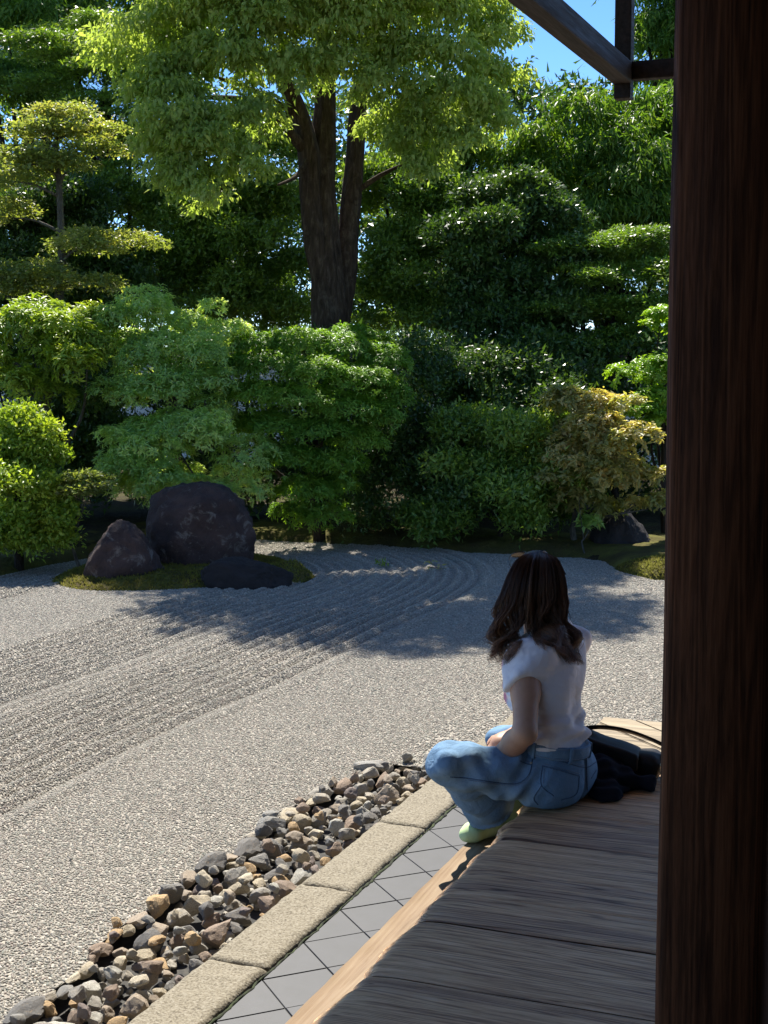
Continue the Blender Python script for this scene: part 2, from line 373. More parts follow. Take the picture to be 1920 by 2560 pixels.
# gravel continues past the veranda end on the right
nx2, ny2 = 120, 160
gx = np.linspace(-2.36, 6, nx2); gy = np.linspace(5.6, 13.1, ny2); GX, GY = np.meshgrid(gx, gy, indexing='ij')
GZ = ridge_z(GX, GY)+.010*vfbm(np.stack([GX, GY, 0*GX], -1), 1.3, 3)
V2 = np.stack([GX, GY, GZ], -1).reshape(-1, 3); F2 = grid_faces(nx2, ny2); cen = V2[F2].mean(1)
keep = (cen[:, 1] < gravel_far(cen[:, 0], .05)) & ((cen[:, 1] > 6.02) | (cen[:, 0] > -1.0))
F2 = F2[keep]
me = mesh_np('gravel_bed', V2, F2); gb2 = link('gravel_bed', me, M_BED, smooth=True); tag(gb2, kind='structure')

# ---- loose pebbles on top of it (uncountable): geometry nodes scatter
def pebble_proto():
    bm = bmesh.new(); bmesh.ops.create_icosphere(bm, subdivisions=1, radius=1)
    for v in bm.verts:
        n = v.co.normalized(); v.co = v.co*(1+.28*mnoise.noise(n*1.7)); v.co.z *= .62; v.co.y *= .8
    me = bpy.data.meshes.new('pebble'); bm.to_mesh(me); bm.free(); me.materials.append(M_PEB); return me
PEB = pebble_proto()
def scatter_tree(name, density, smin, smax, seed):
    ng = bpy.data.node_groups.new(name, 'GeometryNodeTree')
    ng.interface.new_socket('Geometry', in_out='INPUT', socket_type='NodeSocketGeometry')
    ng.interface.new_socket('Geometry', in_out='OUTPUT', socket_type='NodeSocketGeometry')
    A = ng.nodes.new; L = ng.links.new
    gi = A('NodeGroupInput'); go = A('NodeGroupOutput')
    dp = A('GeometryNodeDistributePointsOnFaces'); dp.inputs['Density'].default_value = density; dp.inputs['Seed'].default_value = seed
    oi = A('GeometryNodeObjectInfo'); oi.inputs['Object'].default_value = PEBO; oi.inputs['As Instance'].default_value = True
    iop = A('GeometryNodeInstanceOnPoints')
    rv = A('FunctionNodeRandomValue'); rv.data_type = 'FLOAT'; rv.inputs[2].default_value = smin; rv.inputs[3].default_value = smax
    rr = A('FunctionNodeRandomValue'); rr.data_type = 'FLOAT_VECTOR'; rr.inputs[0].default_value = (-.5, -.5, 0); rr.inputs[1].default_value = (.5, .5, 6.28)
    L(gi.outputs[0], dp.inputs['Mesh']); L(dp.outputs['Points'], iop.inputs['Points'])
    L(oi.outputs['Geometry'], iop.inputs['Instance']); L(rv.outputs[1], iop.inputs['Scale']); L(rr.outputs[0], iop.inputs['Rotation'])
    L(iop.outputs[0], go.inputs[0])
    return ng
GRAVEL_ON = True
if GRAVEL_ON:
    PEBO = bpy.data.objects.new('pebble', PEB); COL.objects.link(PEBO); PEBO.location = (-3.0, 4.4, .004); PEBO.scale = (.009,)*3
    def peb_zone(vv, ff, cond, dens, s0, s1, seed):
        cen = vv[ff].mean(1); k = cond(cen); f = ff[k]
        used, inv = np.unique(f, return_inverse=True); inv = inv.reshape(f.shape)
        me = mesh_np('gravel', vv[used]+np.array([0, 0, .001]), inv); o = link('gravel', me, M_PEB)
        md = o.modifiers.new('scatter', 'NODES'); md.node_group = scatter_tree('scatter_%d' % seed, dens, s0, s1, seed)
        return o
    inb = lambda c: c[:, 1] < gravel_far(c[:, 0], .05)
    # only what lies within the view
    def inview(c):
        d = c-CAM; z = d@FO; x = 960+FPX*(d@RI)/z; y = 1280-FPX*(d@UP)/z
        return (x > -140) & (x < 1760) & (y < 2700)
    z1 = peb_zone(V, F, lambda c: inb(c) & inview(c) & (c[:, 1] < 7.2), 10500, .0036, .0070, 1)
    z2 = peb_zone(V, F, lambda c: inb(c) & inview(c) & (c[:, 1] >= 7.2), 6200, .005, .0085, 2)
    z3 = peb_zone(V2, F2, lambda c: inb(c) & inview(c), 6200, .005, .0085, 3)
    for o, l in ((z1, 'pale grey raked gravel in front of the stone drain'), (z2, 'pale grey raked gravel around the rock island'), (z3, 'pale grey gravel beyond the veranda corner')):
        tag(o, l, 'gravel', kind='stuff')
    tag(PEBO, 'single grey pebble lying on the raked gravel', 'pebble')
    PEBO['kind'] = 'stuff'

# ---- ground: one sheet to the horizon, finer mossy bank beyond the gravel
gxs = np.r_[-400, -120, -50, np.linspace(-24, 14, 150), 60, 150, 400]; gys = np.r_[-60, -10, 0, np.linspace(6.0, 32, 130), 60, 150, 500]
GX, GY = np.meshgrid(gxs, gys, indexing='ij')
inside = gravel_far(GX)-GY
bank = np.clip(-inside/.25, 0, 1)*(.05+.07*np.clip(-inside/3, 0, 1)+.035*vfbm(np.stack([GX, GY, 0*GX], -1), 1.6, 3, 2))
GZ = np.where(inside > -.04, -.09, bank)
V3 = np.stack([GX, GY, GZ], -1).reshape(-1, 3)
me = mesh_np('ground', V3, grid_faces(len(gxs), len(gys))); g = link('ground', me, M_EARTH, smooth=True); tag(g, kind='structure')
# mossy rim of the bank, following the gravel line
def ribbon(name, pts, width, h, mat, n=160, seed=0):
    C = spline(pts, n); Tn = np.gradient(C, axis=0); Tn /= np.linalg.norm(Tn, axis=1)[:, None]; Nn = np.stack([-Tn[:, 1], Tn[:, 0]], -1)
    W = np.linspace(0, 1, 14); rows = []
    for i in range(n):
        wob = .06*vnoise(np.array([[C[i][0]*2.3, C[i][1]*2.3, seed]]), 1)[0]
        for t in W:
            p = C[i]+Nn[i]*(t*width+wob*(1-t)-.03)
            z = h*math.sin(min(t*3.2, 1)*math.pi/2)+(.02*vnoise(np.array([[p[0]*6, p[1]*6, 1.]]), 1)[0]+.012*vnoise(np.array([[p[0]*17, p[1]*17, 5.]]), 1)[0])*min(1, t*5)-.02*(t < .01)
            rows.append((p[0], p[1], z))
    me = mesh_np(name, np.array(rows), grid_faces(n, 14)); return link(name, me, mat, smooth=True)
mb = ribbon('moss_bank', GB[2:16], 1.1, .10, M_MOSS, 220, 3); tag(mb, kind='structure')

# ---- rock island: low moss mound
def mound(name, outline, h, mat, n=90, rings=26, seed=0, hump=None):
    O = np.asarray(outline, float); O = spline(np.vstack([O, O[:1]]), n+1)[:n]; c = O.mean(0); rows = []
    ts = np.linspace(1, 0, rings)
    for k in range(n):
        for t in ts:
            p = c+(O[k]-c)*t; z = h*(1-t**3.2)
            z += (.018*vnoise(np.array([[p[0]*7, p[1]*7, seed]]), 1)[0]+.010*vnoise(np.array([[p[0]*24, p[1]*24, seed]]), 1)[0])*min(1, (1-t)*7)
            if hump is not None: z += hump[3]*math.exp(-((p[0]-hump[0])**2+(p[1]-hump[1])**2)/hump[2]**2)*min(1, (1-t)*9)
            rows.append((p[0], p[1], z-.02*(t > .999)))
    me = mesh_np(name, np.array(rows), grid_faces(n, rings, True)); return link(name, me, mat, smooth=True)
isl = mound('moss_island', [(-7.02, 10.05), (-6.54, 9.72), (-6.02, 9.87), (-5.6, 10.22), (-5.11, 10.48), (-4.98, 10.9), (-5.13, 11.25), (-5.53, 11.7), (-6.06, 12.0), (-6.88, 11.28), (-7.19, 10.75)], .10, M_MOSS, hump=(-5.16, 10.9, .2, .10))

def fuzz(name, host, n, hmin, hmax, mat, seed):
    me0 = host.data; R = np.random.default_rng(seed); m = len(me0.vertices); c = np.empty(m*3); me0.vertices.foreach_get('co', c); c = c.reshape(-1, 3)
    f = np.empty(len(me0.polygons)*4, int); me0.polygons.foreach_get('vertices', f); f = f.reshape(-1, 4)
    ar = np.linalg.norm(np.cross(c[f[:, 1]]-c[f[:, 0]], c[f[:, 3]]-c[f[:, 0]]), axis=1)+1e-9
    k = R.choice(len(f), n, p=ar/ar.sum()); u, w = R.random((2, n, 1)); q = c[f[k]]
    p = q[:, 0]*(1-u)*(1-w)+q[:, 1]*u*(1-w)+q[:, 2]*u*w+q[:, 3]*(1-u)*w
    d = R.normal(size=(n, 3))*np.array([.5, .5, .15])+np.array([0, 0, 1.]); d /= np.linalg.norm(d, axis=1)[:, None]
    s = np.cross(d, R.normal(size=(n, 3))); s /= np.linalg.norm(s, axis=1)[:, None]; h_ = R.uniform(hmin, hmax, n)[:, None]
    V = np.stack([p+s*h_*.28, p-s*h_*.28, p+d*h_], 1).reshape(-1, 3); i = np.arange(n)*3
    o = link(name, mesh_np(name, V, np.stack([i, i+1, i+2], -1)), mat, host, loc=(0, 0, 0)); o['kind'] = 'stuff'; return o
fuzz('moss_fuzz', isl, 16000, .012, .030, M_FUZZ, 1)
tag(isl, 'flat mossy island under the group of three dark rocks', 'moss mound')
mm = mound('moss_mound', [(-2.75, 12.35), (-2.35, 11.95), (-1.9, 11.95), (-1.6, 12.3), (-1.8, 12.75), (-2.4, 12.8)], .13, M_MOSS, 50, 14, 4)
fuzz('moss_fuzz', mm, 6000, .012, .03, M_FUZZ, 2)
tag(mm, 'low moss mound at the gravel edge beside the pillar', 'moss mound')

# ---- tile paving: square tiles laid diagonally, each its own piece
tp = empty('tile_paving', (-1.6, 4.5, 0)); tag(tp, kind='structure')
D = .29578; X0, Y0 = -1.874, 3.4293; h = D/2; gap = .0022; XR = -1.16
def clip_poly(poly, x, keep_right):
    out = []
    for i in range(len(poly)):
        a, b = poly[i], poly[(i+1) % len(poly)]; ia = (a[0] >= x) == keep_right; ib = (b[0] >= x) == keep_right
        if ia: out.append(a)
        if ia != ib: t = (x-a[0])/(b[0]-a[0]); out.append((x, a[1]+t*(b[1]-a[1])))
    return out
for ci in range(0, 6):
    for k in range(-6, 14):
        cx = X0+ci*h; cy = Y0+k*D+(h if ci % 2 == 0 else 0)
        if cy < 2.2 or cy > 7.0: continue
        q = h-gap*1.4
        poly = [(cx-q, cy), (cx, cy-q), (cx+q, cy), (cx, cy+q)]
        poly = clip_poly(poly, X0+.002, True); poly = clip_poly(poly, XR, False)
        if len(poly) < 3: continue
        ar = abs(sum(poly[i][0]*poly[(i+1) % len(poly)][1]-poly[(i+1) % len(poly)][0]*poly[i][1] for i in range(len(poly))))/2
        if ar < 1e-4: continue
        bm = bmesh.new(); zt = rnd.uniform(-.0008, .0008)
        lo = [bm.verts.new((x, y, -.02)) for x, y in poly]; hi = [bm.verts.new((x, y, zt-.0012)) for x, y in poly]
        mxx = sum(p[0] for p in poly)/len(poly); myy = sum(p[1] for p in poly)/len(poly)
        top = [bm.verts.new((x+(mxx-x)*.012, y+(myy-y)*.012, zt)) for x, y in poly]
        bm.faces.new(top); m_ = len(poly)
        for i in range(m_):
            j = (i+1) % m_; bm.faces.new((lo[i], lo[j], hi[j], hi[i])); bm.faces.new((hi[i], hi[j], top[j], top[i]))
        bm_obj('tile', bm, M_TILE, tp)
box('grout_bed', -1.872, -1.12, 2.0, 7.1, -.05, -.0045, M_GROUT, tp, 0)

# ---- granite kerb of long blocks
kb = empty('stone_kerb', (-1.98, 4.5, 0)); tag(kb, kind='structure')
ks = [1.75, 2.45, 3.12, 3.775, 4.452, 5.182, 5.86, 6.55, 7.25]
for i in range(len(ks)-1):
    y0, y1 = ks[i]+.004, ks[i+1]-.004; n1, n2, n3 = 15, 61, 5
    bm = bmesh.new(); bmesh.ops.create_grid(bm, x_segments=14, y_segments=54, size=.5)
    sk0, sk1 = rnd.uniform(-.02, .02), rnd.uniform(-.02, .02)
    for v in bm.verts:
        u, t = v.co.x+.5, v.co.y+.5; x = -2.088+u*.205; y = y0+t*(y1-y0)
        e = min(u, 1-u)*.205; e2 = min(t, 1-t)*(y1-y0); ed = min(e, e2)
        pp = Vector((x, y, i*3.1)); z = .018-max(0, .012-ed)**2*70
        z += .004*mnoise.noise(pp*9)+.0028*mnoise.noise(pp*38)
        sx = (.004*mnoise.noise(Vector((y*14, i, 0)))+.003*mnoise.noise(Vector((y*40, i, 3))))*(1 if ed == e else .3)
        if e2 < .06: y += (.010*mnoise.noise(Vector((x*13, i, 9))))*(1-e2/.06)
        v.co = (x+sx, y, z)
    r = bmesh.ops.extrude_edge_only(bm, edges=[e for e in bm.edges if e.is_boundary])
    for v in r['geom']:
        if isinstance(v, bmesh.types.BMVert): v.co.z = -.12
    bm_obj('kerb_stone', bm, M_GRANITE, kb, True)
# moss and dirt in the joint between kerb and tiles
T = NT('dark_joint_moss'); v = T.coord('Object'); M_JM = T.fin(T.ramp(T.noise(v, 30, 4), [(.35, (.018, .018, .012)), (.6, (.04, .055, .018)), (.8, (.09, .11, .035))]), .95)
pts = []
jm = empty('joint_moss', (-1.876, 4.5, 0)); tag(jm, 'thin dark line of moss between kerb and grey tiles', 'moss', kind='stuff')
C = np.stack([np.full(300, -1.877), np.linspace(2.2, 7.0, 300), np.full(300, -.0015)], -1)
C[:, 0] += .003*np.sin(C[:, 1]*40)+.002*rng.normal(size=300)
rr_ = .0045+.0035*np.clip(vnoise(C, 6), -1, 1)+.002*rng.random(300)
tube('joint_moss_line', C, np.clip(rr_, .002, .02), M_JM, jm, 6)

# ---- drain of river stones: every stone its own piece
sd = empty('stone_drain', (-2.33, 4.6, 0)); tag(sd, kind='structure')
bmx = box('drain_bed', -2.66, -2.088, 1.9, 6.3, -.2, -.075, M_GROUT, sd, 0)
def stone_mesh(seed):
    r_ = random.Random(seed); bm = bmesh.new(); bmesh.ops.create_icosphere(bm, subdivisions=3, radius=1)
    planes = [(Vector((r_.gauss(0, 1), r_.gauss(0, 1), r_.gauss(0, 1))).normalized(), r_.uniform(.42, .80)) for _ in range(15)]
    off = Vector((seed*3.3, seed*1.1, 0))
    for v in bm.verts:
        n = v.co.normalized(); rad = 1.0
        for pn, pd in planes:
            c_ = n.dot(pn)
            if c_ > .2: rad = min(rad, pd/c_)
        v.co = n*(rad*(1+.13*mnoise.noise(n*1.6+off)+.045*mnoise.noise(n*4.5+off)))
    bmesh.ops.smooth_vert(bm, verts=bm.verts, factor=.12, use_axis_x=True, use_axis_y=True, use_axis_z=True)
    me = bpy.data.meshes.new('stone'); bm.to_mesh(me); bm.free(); me.materials.append(M_STONE)
    return me
SM = [stone_mesh(s) for s in range(18)]
def put_stone(x, y, z, sx, sy, sz, rz, tilt=(0, 0)):
    o = bpy.data.objects.new('stone', rnd.choice(SM)); COL.objects.link(o); o.parent = sd
    o.location = Vector((x, y, z))-sd.location; o.scale = (sx, sy, sz); o.rotation_euler = (tilt[0], tilt[1], rz); return o
placed = []
def drain_out(y): return float(drain_np(y))
def try_place(n, r0, r1, zf, ov, layer):
    for _ in range(n):
        r = rnd.uniform(r0, r1); y = rnd.uniform(2.55, 6.12); xo = drain_out(y)
        x = rnd.uniform(xo+r*.5, -2.09-r*.75)
        if any((x-a)**2+(y-b)**2 < (ov*(r+c))**2 for a, b, c, l in placed if l == layer): continue
        placed.append((x, y, r, layer)); asp = rnd.uniform(.72, 1.0); sz = r*rnd.uniform(.55, .85)
        put_stone(x, y, zf(r, sz), r*1.12, r*asp*1.05, sz, rnd.uniform(0, 6.28), (rnd.gauss(0, .3), rnd.gauss(0, .3)))
# the retaining row of bigger slabs against the gravel
y = 2.6
while y < 6.05:
    L_ = rnd.uniform(.045, .10)
    x = drain_out(y)+.03+rnd.uniform(0, .02); placed.append((x, y, L_*.66, 1))
    put_stone(x, y, -.004+rnd.uniform(-.01, .010), L_*1.05, L_*rnd.uniform(.5, .7), L_*rnd.uniform(.34, .5), 1.57+rnd.gauss(0, .35), (rnd.gauss(-.12, .15), rnd.gauss(0, .18)))
    y += L_*rnd.uniform(1.2, 1.6)
put_stone(-2.40, 5.93, .004, .13, .09, .045, .5); placed.append((-2.40, 5.93, .11, 1))
try_place(60, .055, .072, lambda r, sz: -.02+sz*.2, .76, 1)
try_place(700, .036, .055, lambda r, sz: -.03+sz*.35, .75, 1)
try_place(1500, .024, .036, lambda r, sz: -.03+sz*.55, .76, 1)
try_place(260, .026, .046, lambda r, sz: .010+sz*.35, 1.2, 2)
# the smallest ones below are too many to count: one filler part
sts = sorted([o for o in sd.children if o.name.startswith('stone')], key=lambda o: -o.scale[0])
fillers = sts[290:]
V_, F_, n0 = [], [], 0
def add_fill(o):
    global n0
    from mathutils import Euler
    Mx = Matrix.LocRotScale(o.location+sd.location, o.rotation_euler, o.scale); me = o.data
    c = np.empty(len(me.vertices)*3); me.vertices.foreach_get('co', c); c = c.reshape(-1, 3); A3 = np.array(Mx)[:3]
    V_.append(c@A3[:, :3].T+A3[:, 3]); f = np.empty(len(me.polygons)*3, int); me.polygons.foreach_get('vertices', f); F_.append(f.reshape(-1, 3)+n0); n0 += len(c)
for o in fillers: add_fill(o)
for _ in range(300):
    y = rnd.uniform(2.5, 6.0); x = rnd.uniform(drain_out(y)+.05, -2.12); r = rnd.uniform(.018, .032)
    o = put_stone(x, y, -.06, r, r*.8, r*.7, rnd.uniform(0, 6)); add_fill(o); fillers.append(o)
for o in fillers: bpy.data.objects.remove(o)
if V_:
    me = mesh_np('small_stones', np.vstack(V_), np.vstack(F_)); o = link('small_stones', me, M_STONE, sd); o['kind'] = 'stuff'

# ---- veranda: every floor board its own piece
ve = empty('veranda', (-.4, 4.0, 0)); tag(ve, kind='structure')
FL = .42
joints = [1.55, 1.95, 2.33, 2.70, 3.015, 3.365, 3.563, 3.76, 4.047, 4.325, 4.56, 4.775, 5.09]
EDGE = -1.272
def floor_board(y0, y1, idx):
    nu, nv = 90, 30; rr = random.Random(idx*7+1)
    # x dense near the worn outer end
    xs = np.r_[np.linspace(0, .12, 45), np.linspace(.125, 2.1, 45)]
    vs = np.linspace(0, 1, nv); g_ = .0011+.0006*rr.random(); yy0, yy1 = y0+g_, y1-g_
    X, Vv = np.meshgrid(xs, vs, indexing='ij'); Y = yy0+Vv*(yy1-yy0)
    # worn, scalloped end: soft grain eroded between the hard rings
    e1 = .010*vnoise(np.stack([Y*22, 0*Y+idx, 0*Y], -1), 1)+.006*vnoise(np.stack([Y*60, 0*Y+idx, 0*Y+4], -1), 1)
    sag = .013*np.sin(np.pi*Vv)-.008
    Xw = EDGE+X+(e1-sag)*np.exp(-X/.05)
    Z = np.full_like(X, FL)
    Z -= .030*np.clip(1-X/.05, 0, 1)**2.2+.012*np.clip(1-X/.12, 0, 1)**2       # rounded nose
    eb = np.minimum(Vv, 1-Vv)*(yy1-yy0)
    Z -= np.clip(.009-eb, 0, 1)**2*55
    Z += .0012*vfbm(np.stack([X*1.5, Y*14, 0*Y+idx], -1), 2.2, 3)+.0016*np.minimum(vnoise(np.stack([X*2.0, Y*75, 0*Y+idx], -1), 1), .1)*np.exp(-X/.35)
    Z += rr.uniform(-.0015, .0015)
    V = np.stack([Xw, Y, Z], -1).reshape(-1, 3); F = grid_faces(nu, nv)
    n = len(V); B = V.copy(); B[:, 2] = FL-.045
    ring = np.r_[np.arange(nv), nv*np.arange(1, nu)+nv-1, (nu-1)*nv+np.arange(nv-2, -1, -1), nv*np.arange(nu-2, 0, -1)]
    r2 = np.roll(ring, -1)
    V = np.vstack([V, B]); side = np.stack([ring, ring+n, r2+n, r2], -1)
    me = mesh_np('floor_board', V, np.vstack([F, side])); c = np.array([EDGE+1, (y0+y1)/2, FL])
    return link('floor_board', me, M_DECK, ve, True)
for i in range(len(joints)-1): floor_board(joints[i], joints[i+1], i)
# mitred corner: boards laid at forty-five degrees where the veranda turns
def mitre_board(i):
    a = 5.093; bw = .15
    bm = bmesh.new()
    # strip of width bw running along direction (1,-1), clipped to the corner area y in [a,5.61], x in [EDGE,1]
    d = np.array([1, -1])/math.sqrt(2); nrm = np.array([1, 1])/math.sqrt(2)
    o = np.array([EDGE, a]); s0, s1 = i*bw+.003, (i+1)*bw-.003
    poly = [o+nrm*s0-d*3, o+nrm*s0+d*3, o+nrm*s1+d*3, o+nrm*s1-d*3]
    def clip(poly, f):
        out = []
        for k in range(len(poly)):
            p, q = poly[k], poly[(k+1) % len(poly)]; fp, fq = f(p), f(q)
            if fp >= 0: out.append(p)
            if (fp >= 0) != (fq >= 0): t = fp/(fp-fq); out.append(p+(q-p)*t)
        return out
    for f in (lambda p: p[0]-EDGE+.004*math.sin(i*3), lambda p: .9-p[0], lambda p: p[1]-a, lambda p: 5.61+.004*math.sin(i*5)-p[1]): poly = clip(poly, f) if len(poly) > 2 else []
    if len(poly) < 3: return
    zt = FL-.004+rnd.uniform(-.002, .002)
    vs = [bm.verts.new((p[0], p[1], zt)) for p in poly]; fc = bm.faces.new(vs)
    if fc.normal.z < 0: fc.normal_flip()
    fc.normal_update()
    r = bmesh.ops.extrude_face_region(bm, geom=[fc])
    for v in r['geom']:
        if isinstance(v, bmesh.types.BMVert): v.co.z -= .05
    bmesh.ops.recalc_face_normals(bm, faces=bm.faces)
    bmesh.ops.bevel(bm, geom=list(bm.edges), offset=.004, segments=2, affect='EDGES')
    o_ = bm_obj('corner_board', bm, M_MITRE, ve); return o_
for i in range(0, 12): mitre_board(i)
# edge joists and posts below
box('edge_joist', -1.20, -1.09, 1.5, 5.55, .24, .372, M_DARKWOOD, ve, .004)
box('end_joist', -1.08, .9, 5.42, 5.54, .24, .36, M_DARKWOOD, ve, .004)
for y in (2.3, 3.5, 4.7, 5.48): box('veranda_post', -1.195, -1.085, y-.05, y+.05, -.05, .239, M_DARKWOOD, ve, .004)
# pale step board running below the floor edge, with its short legs
nb = 90; ys = np.linspace(2.0, 5.5, nb); prof = [(-1.462, .215), (-1.462, .247), (-1.459, .25), (-1.30, .25), (-1.297, .247), (-1.297, .215)]
Vb = np.array([[(x+.0012*math.sin(y*31+k), y, z) for y in ys] for k, (x, z) in enumerate(prof)]).reshape(-1, 3)
me = mesh_np('step_board', Vb, grid_faces(len(prof), nb, True)); link('step_board', me, M_FRESH, ve)
for y in (2.4, 3.3, 4.2, 5.1): box('step_leg', -1.40, -1.33, y-.035, y+.035, -.003, .214, M_FRESH, ve, .003)

# ---- main pillar
pil = empty('wooden_pillar', (-.37, 2.59, FL))
tag(pil, 'big square dark brown wooden pillar with chamfered edge at the right', 'pillar')
def pillar_mesh(x0, x1, y0, y1, z0, z1, ch):
    cs = [(x0+ch, y0), (x1-ch, y0), (x1, y0+ch), (x1, y1-ch), (x1-ch, y1), (x0+ch, y1), (x0, y1-ch), (x0, y0+ch)]
    n = 60; zs = np.linspace(z0, z1, n)
    V = np.array([[(x+.0012*math.sin(z*5.3+k), y+.0012*math.sin(z*4.1+2*k), z) for z in zs] for k, (x, y) in enumerate(cs)]).reshape(-1, 3)
    return mesh_np('shaft', V, grid_faces(8, n, True))
link('shaft', pillar_mesh(-.466, -.28, 2.495, 2.68, FL, 5.0, .017), M_PILLAR, pil)

# ---- timber frame under the eave: long beam, hanging post, cross rail
tf = empty('timber_frame', (-1.33, 5.0, 2.9))
tag(tf, 'dark timber eave frame of sloping beam, hanging post and cross rail against the sky', 'beam')
pE = src(1562, 190, d=6.1)
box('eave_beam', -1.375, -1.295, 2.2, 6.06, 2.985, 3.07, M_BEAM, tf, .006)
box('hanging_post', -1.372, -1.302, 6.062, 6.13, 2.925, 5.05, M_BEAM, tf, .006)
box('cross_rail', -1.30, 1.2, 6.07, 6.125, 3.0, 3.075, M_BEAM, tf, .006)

# ---- the hall: roof over the veranda, back and side walls (they shade the veranda)
RZ = 5.0
rf = box('roof', -2.93, 6.0, -6.0, 7.52, RZ, RZ+.3, M_SOFFIT, None, .01); tag(rf, kind='structure')
wl = box('wall_right', 1.0, 1.12, -4.0, 5.0, FL-.45, RZ-.002, M_DARKWOOD, None, 0); tag(wl, kind='structure')
wb = box('wall_back', -1.3, .998, -2.1, -2.0, FL-.45, RZ-.002, M_DARKWOOD, None, 0); tag(wb, kind='structure')
wf = box('shade_wall_left', -1.0, -.93, -1.999, .05, FL+.001, 2.72, M_DARKWOOD, None, 0); tag(wf, kind='structure')  # unseen wall, added to keep side light off the pillar
cl = box('shade_ceiling', -1.0, .998, -1.999, 2.46, 2.722, 2.78, M_DARKWOOD, None, 0); tag(cl, kind='structure')  # low and out of view, put in to darken the pillar towards its top
fb = box('floor_back', -1.27, .998, -1.998, 1.548, FL-.04, FL, M_DECK, None, 0); tag(fb, kind='structure')

# ---- garden wall behind the trees
gw = empty('garden_wall', (-8, 20, 0)); tag(gw, 'white plaster garden wall with dark tile cap behind the trees', 'wall')
box('wall_panel', -24, 6, 21.6, 21.85, 0, 1.85, M_PLASTER, gw, 0); box('tile_cap', -24, 6, 21.4, 22.05, 1.852, 2.02, M_RTILE, gw, .03)

# ---- rocks
def rock(name, spec, mat, label, seed, planes, sub=5):
    """spec: centre, radii, lean; faceted by cutting planes then roughened"""
    (cx, cy, cz), (rx, ry, rz), yaw = spec
    bm = bmesh.new(); bmesh.ops.create_icosphere(bm, subdivisions=sub, radius=1)
    P = np.array([v.co[:] for v in bm.verts]); n = P/np.linalg.norm(P, axis=1)[:, None]
    rad = np.ones(len(n))*1.15
    for (a, b, c, d) in planes:
        pn = np.array([a, b, c], float); pn /= np.linalg.norm(pn); cc = n@pn
        k = np.where(cc > .05, d/np.maximum(cc, .05), 9); rad = -np.log(np.exp(-14*rad)+np.exp(-14*k))/14
    Rr = np.random.default_rng(seed)
    for _ in range(26):
        pn = Rr.normal(size=3); pn /= np.linalg.norm(pn); cc = n@pn
        rad = np.minimum(rad, np.where(cc > .3, Rr.uniform(.90, 1.0)*(rad[int(np.argmax(cc))])/np.maximum(cc, .3), 9))
    rad = rad*(1+.06*vfbm(n, 1.7, 4, seed)+.035*vfbm(n, 6, 5, seed+5)-.06*np.abs(vfbm(n, 3.1, 4, seed+9))+.012*vfbm(n, 22, 3, seed+2))+.03
    Q = n*rad[:, None]*np.array([rx, ry, rz])
    ca, sa = math.cos(yaw), math.sin(yaw); Q = np.stack([Q[:, 0]*ca-Q[:, 1]*sa, Q[:, 0]*sa+Q[:, 1]*ca, Q[:, 2]], -1)
    for v, q in zip(bm.verts, Q): v.co = q
    me = bpy.data.meshes.new(name); bm.to_mesh(me); bm.free()
    o = link(name, me, mat, None, True, loc=(cx, cy, cz)); tag(o, label, 'rock'); return o
YAWC = .3773
rock('boulder', (at(431, 1172, d=12.6) , (.52, .40, .60), YAWC), M_ROCK, 'tallest dark boulder with rounded flat top on the moss island', 2,
     [(.05, 0, 1, .84), (-1, 0, -.02, .84), (1, 0, .1, .95), (.72, -.2, .68, .92), (-.75, -.1, .66, 1.0), (.2, -1, .1, .8), (-.5, -.8, .2, .9), (.8, -.6, 0, .95), (-.2, 0, -1, .9)])
rock('boulder', (at(268, 1215, d=12.0), (.36, .27, .44), YAWC), M_ROCK, 'pointed dark boulder at the left end of the moss island', 9,
     [(.78, -.1, .62, .66), (-.72, -.1, .62, .66), (.1, -.8, .6, .66), (-1, 0, .1, .88), (1, 0, .0, .95), (0, .8, .6, .7), (-.3, -1, .1, .85), (.1, 0, 1, .80)])
rock('boulder', (at(532, 1242, d=11.75), (.39, .15, .18), YAWC-.05), M_ROCK2, 'low long dark boulder in front of the tallest one', 14,
     [(.35, -.1, .92, .62), (-.7, 0, .7, .84), (0, -1, .2, .85), (1, 0, .4, .92), (-1, -.2, 0, .9)])
rock('boulder', (at(1338, 1175, d=13.9), (.34, .3, .42), YAWC), M_ROCK2, 'dark triangular rock under the shrubs near the pillar', 21,
     [(.72, -.2, .62, .68), (-.62, -.2, .72, .70), (0, -.9, .4, .75), (0, .8, .5, .7), (1, 0, 0, .92), (-1, 0, 0, .92)])

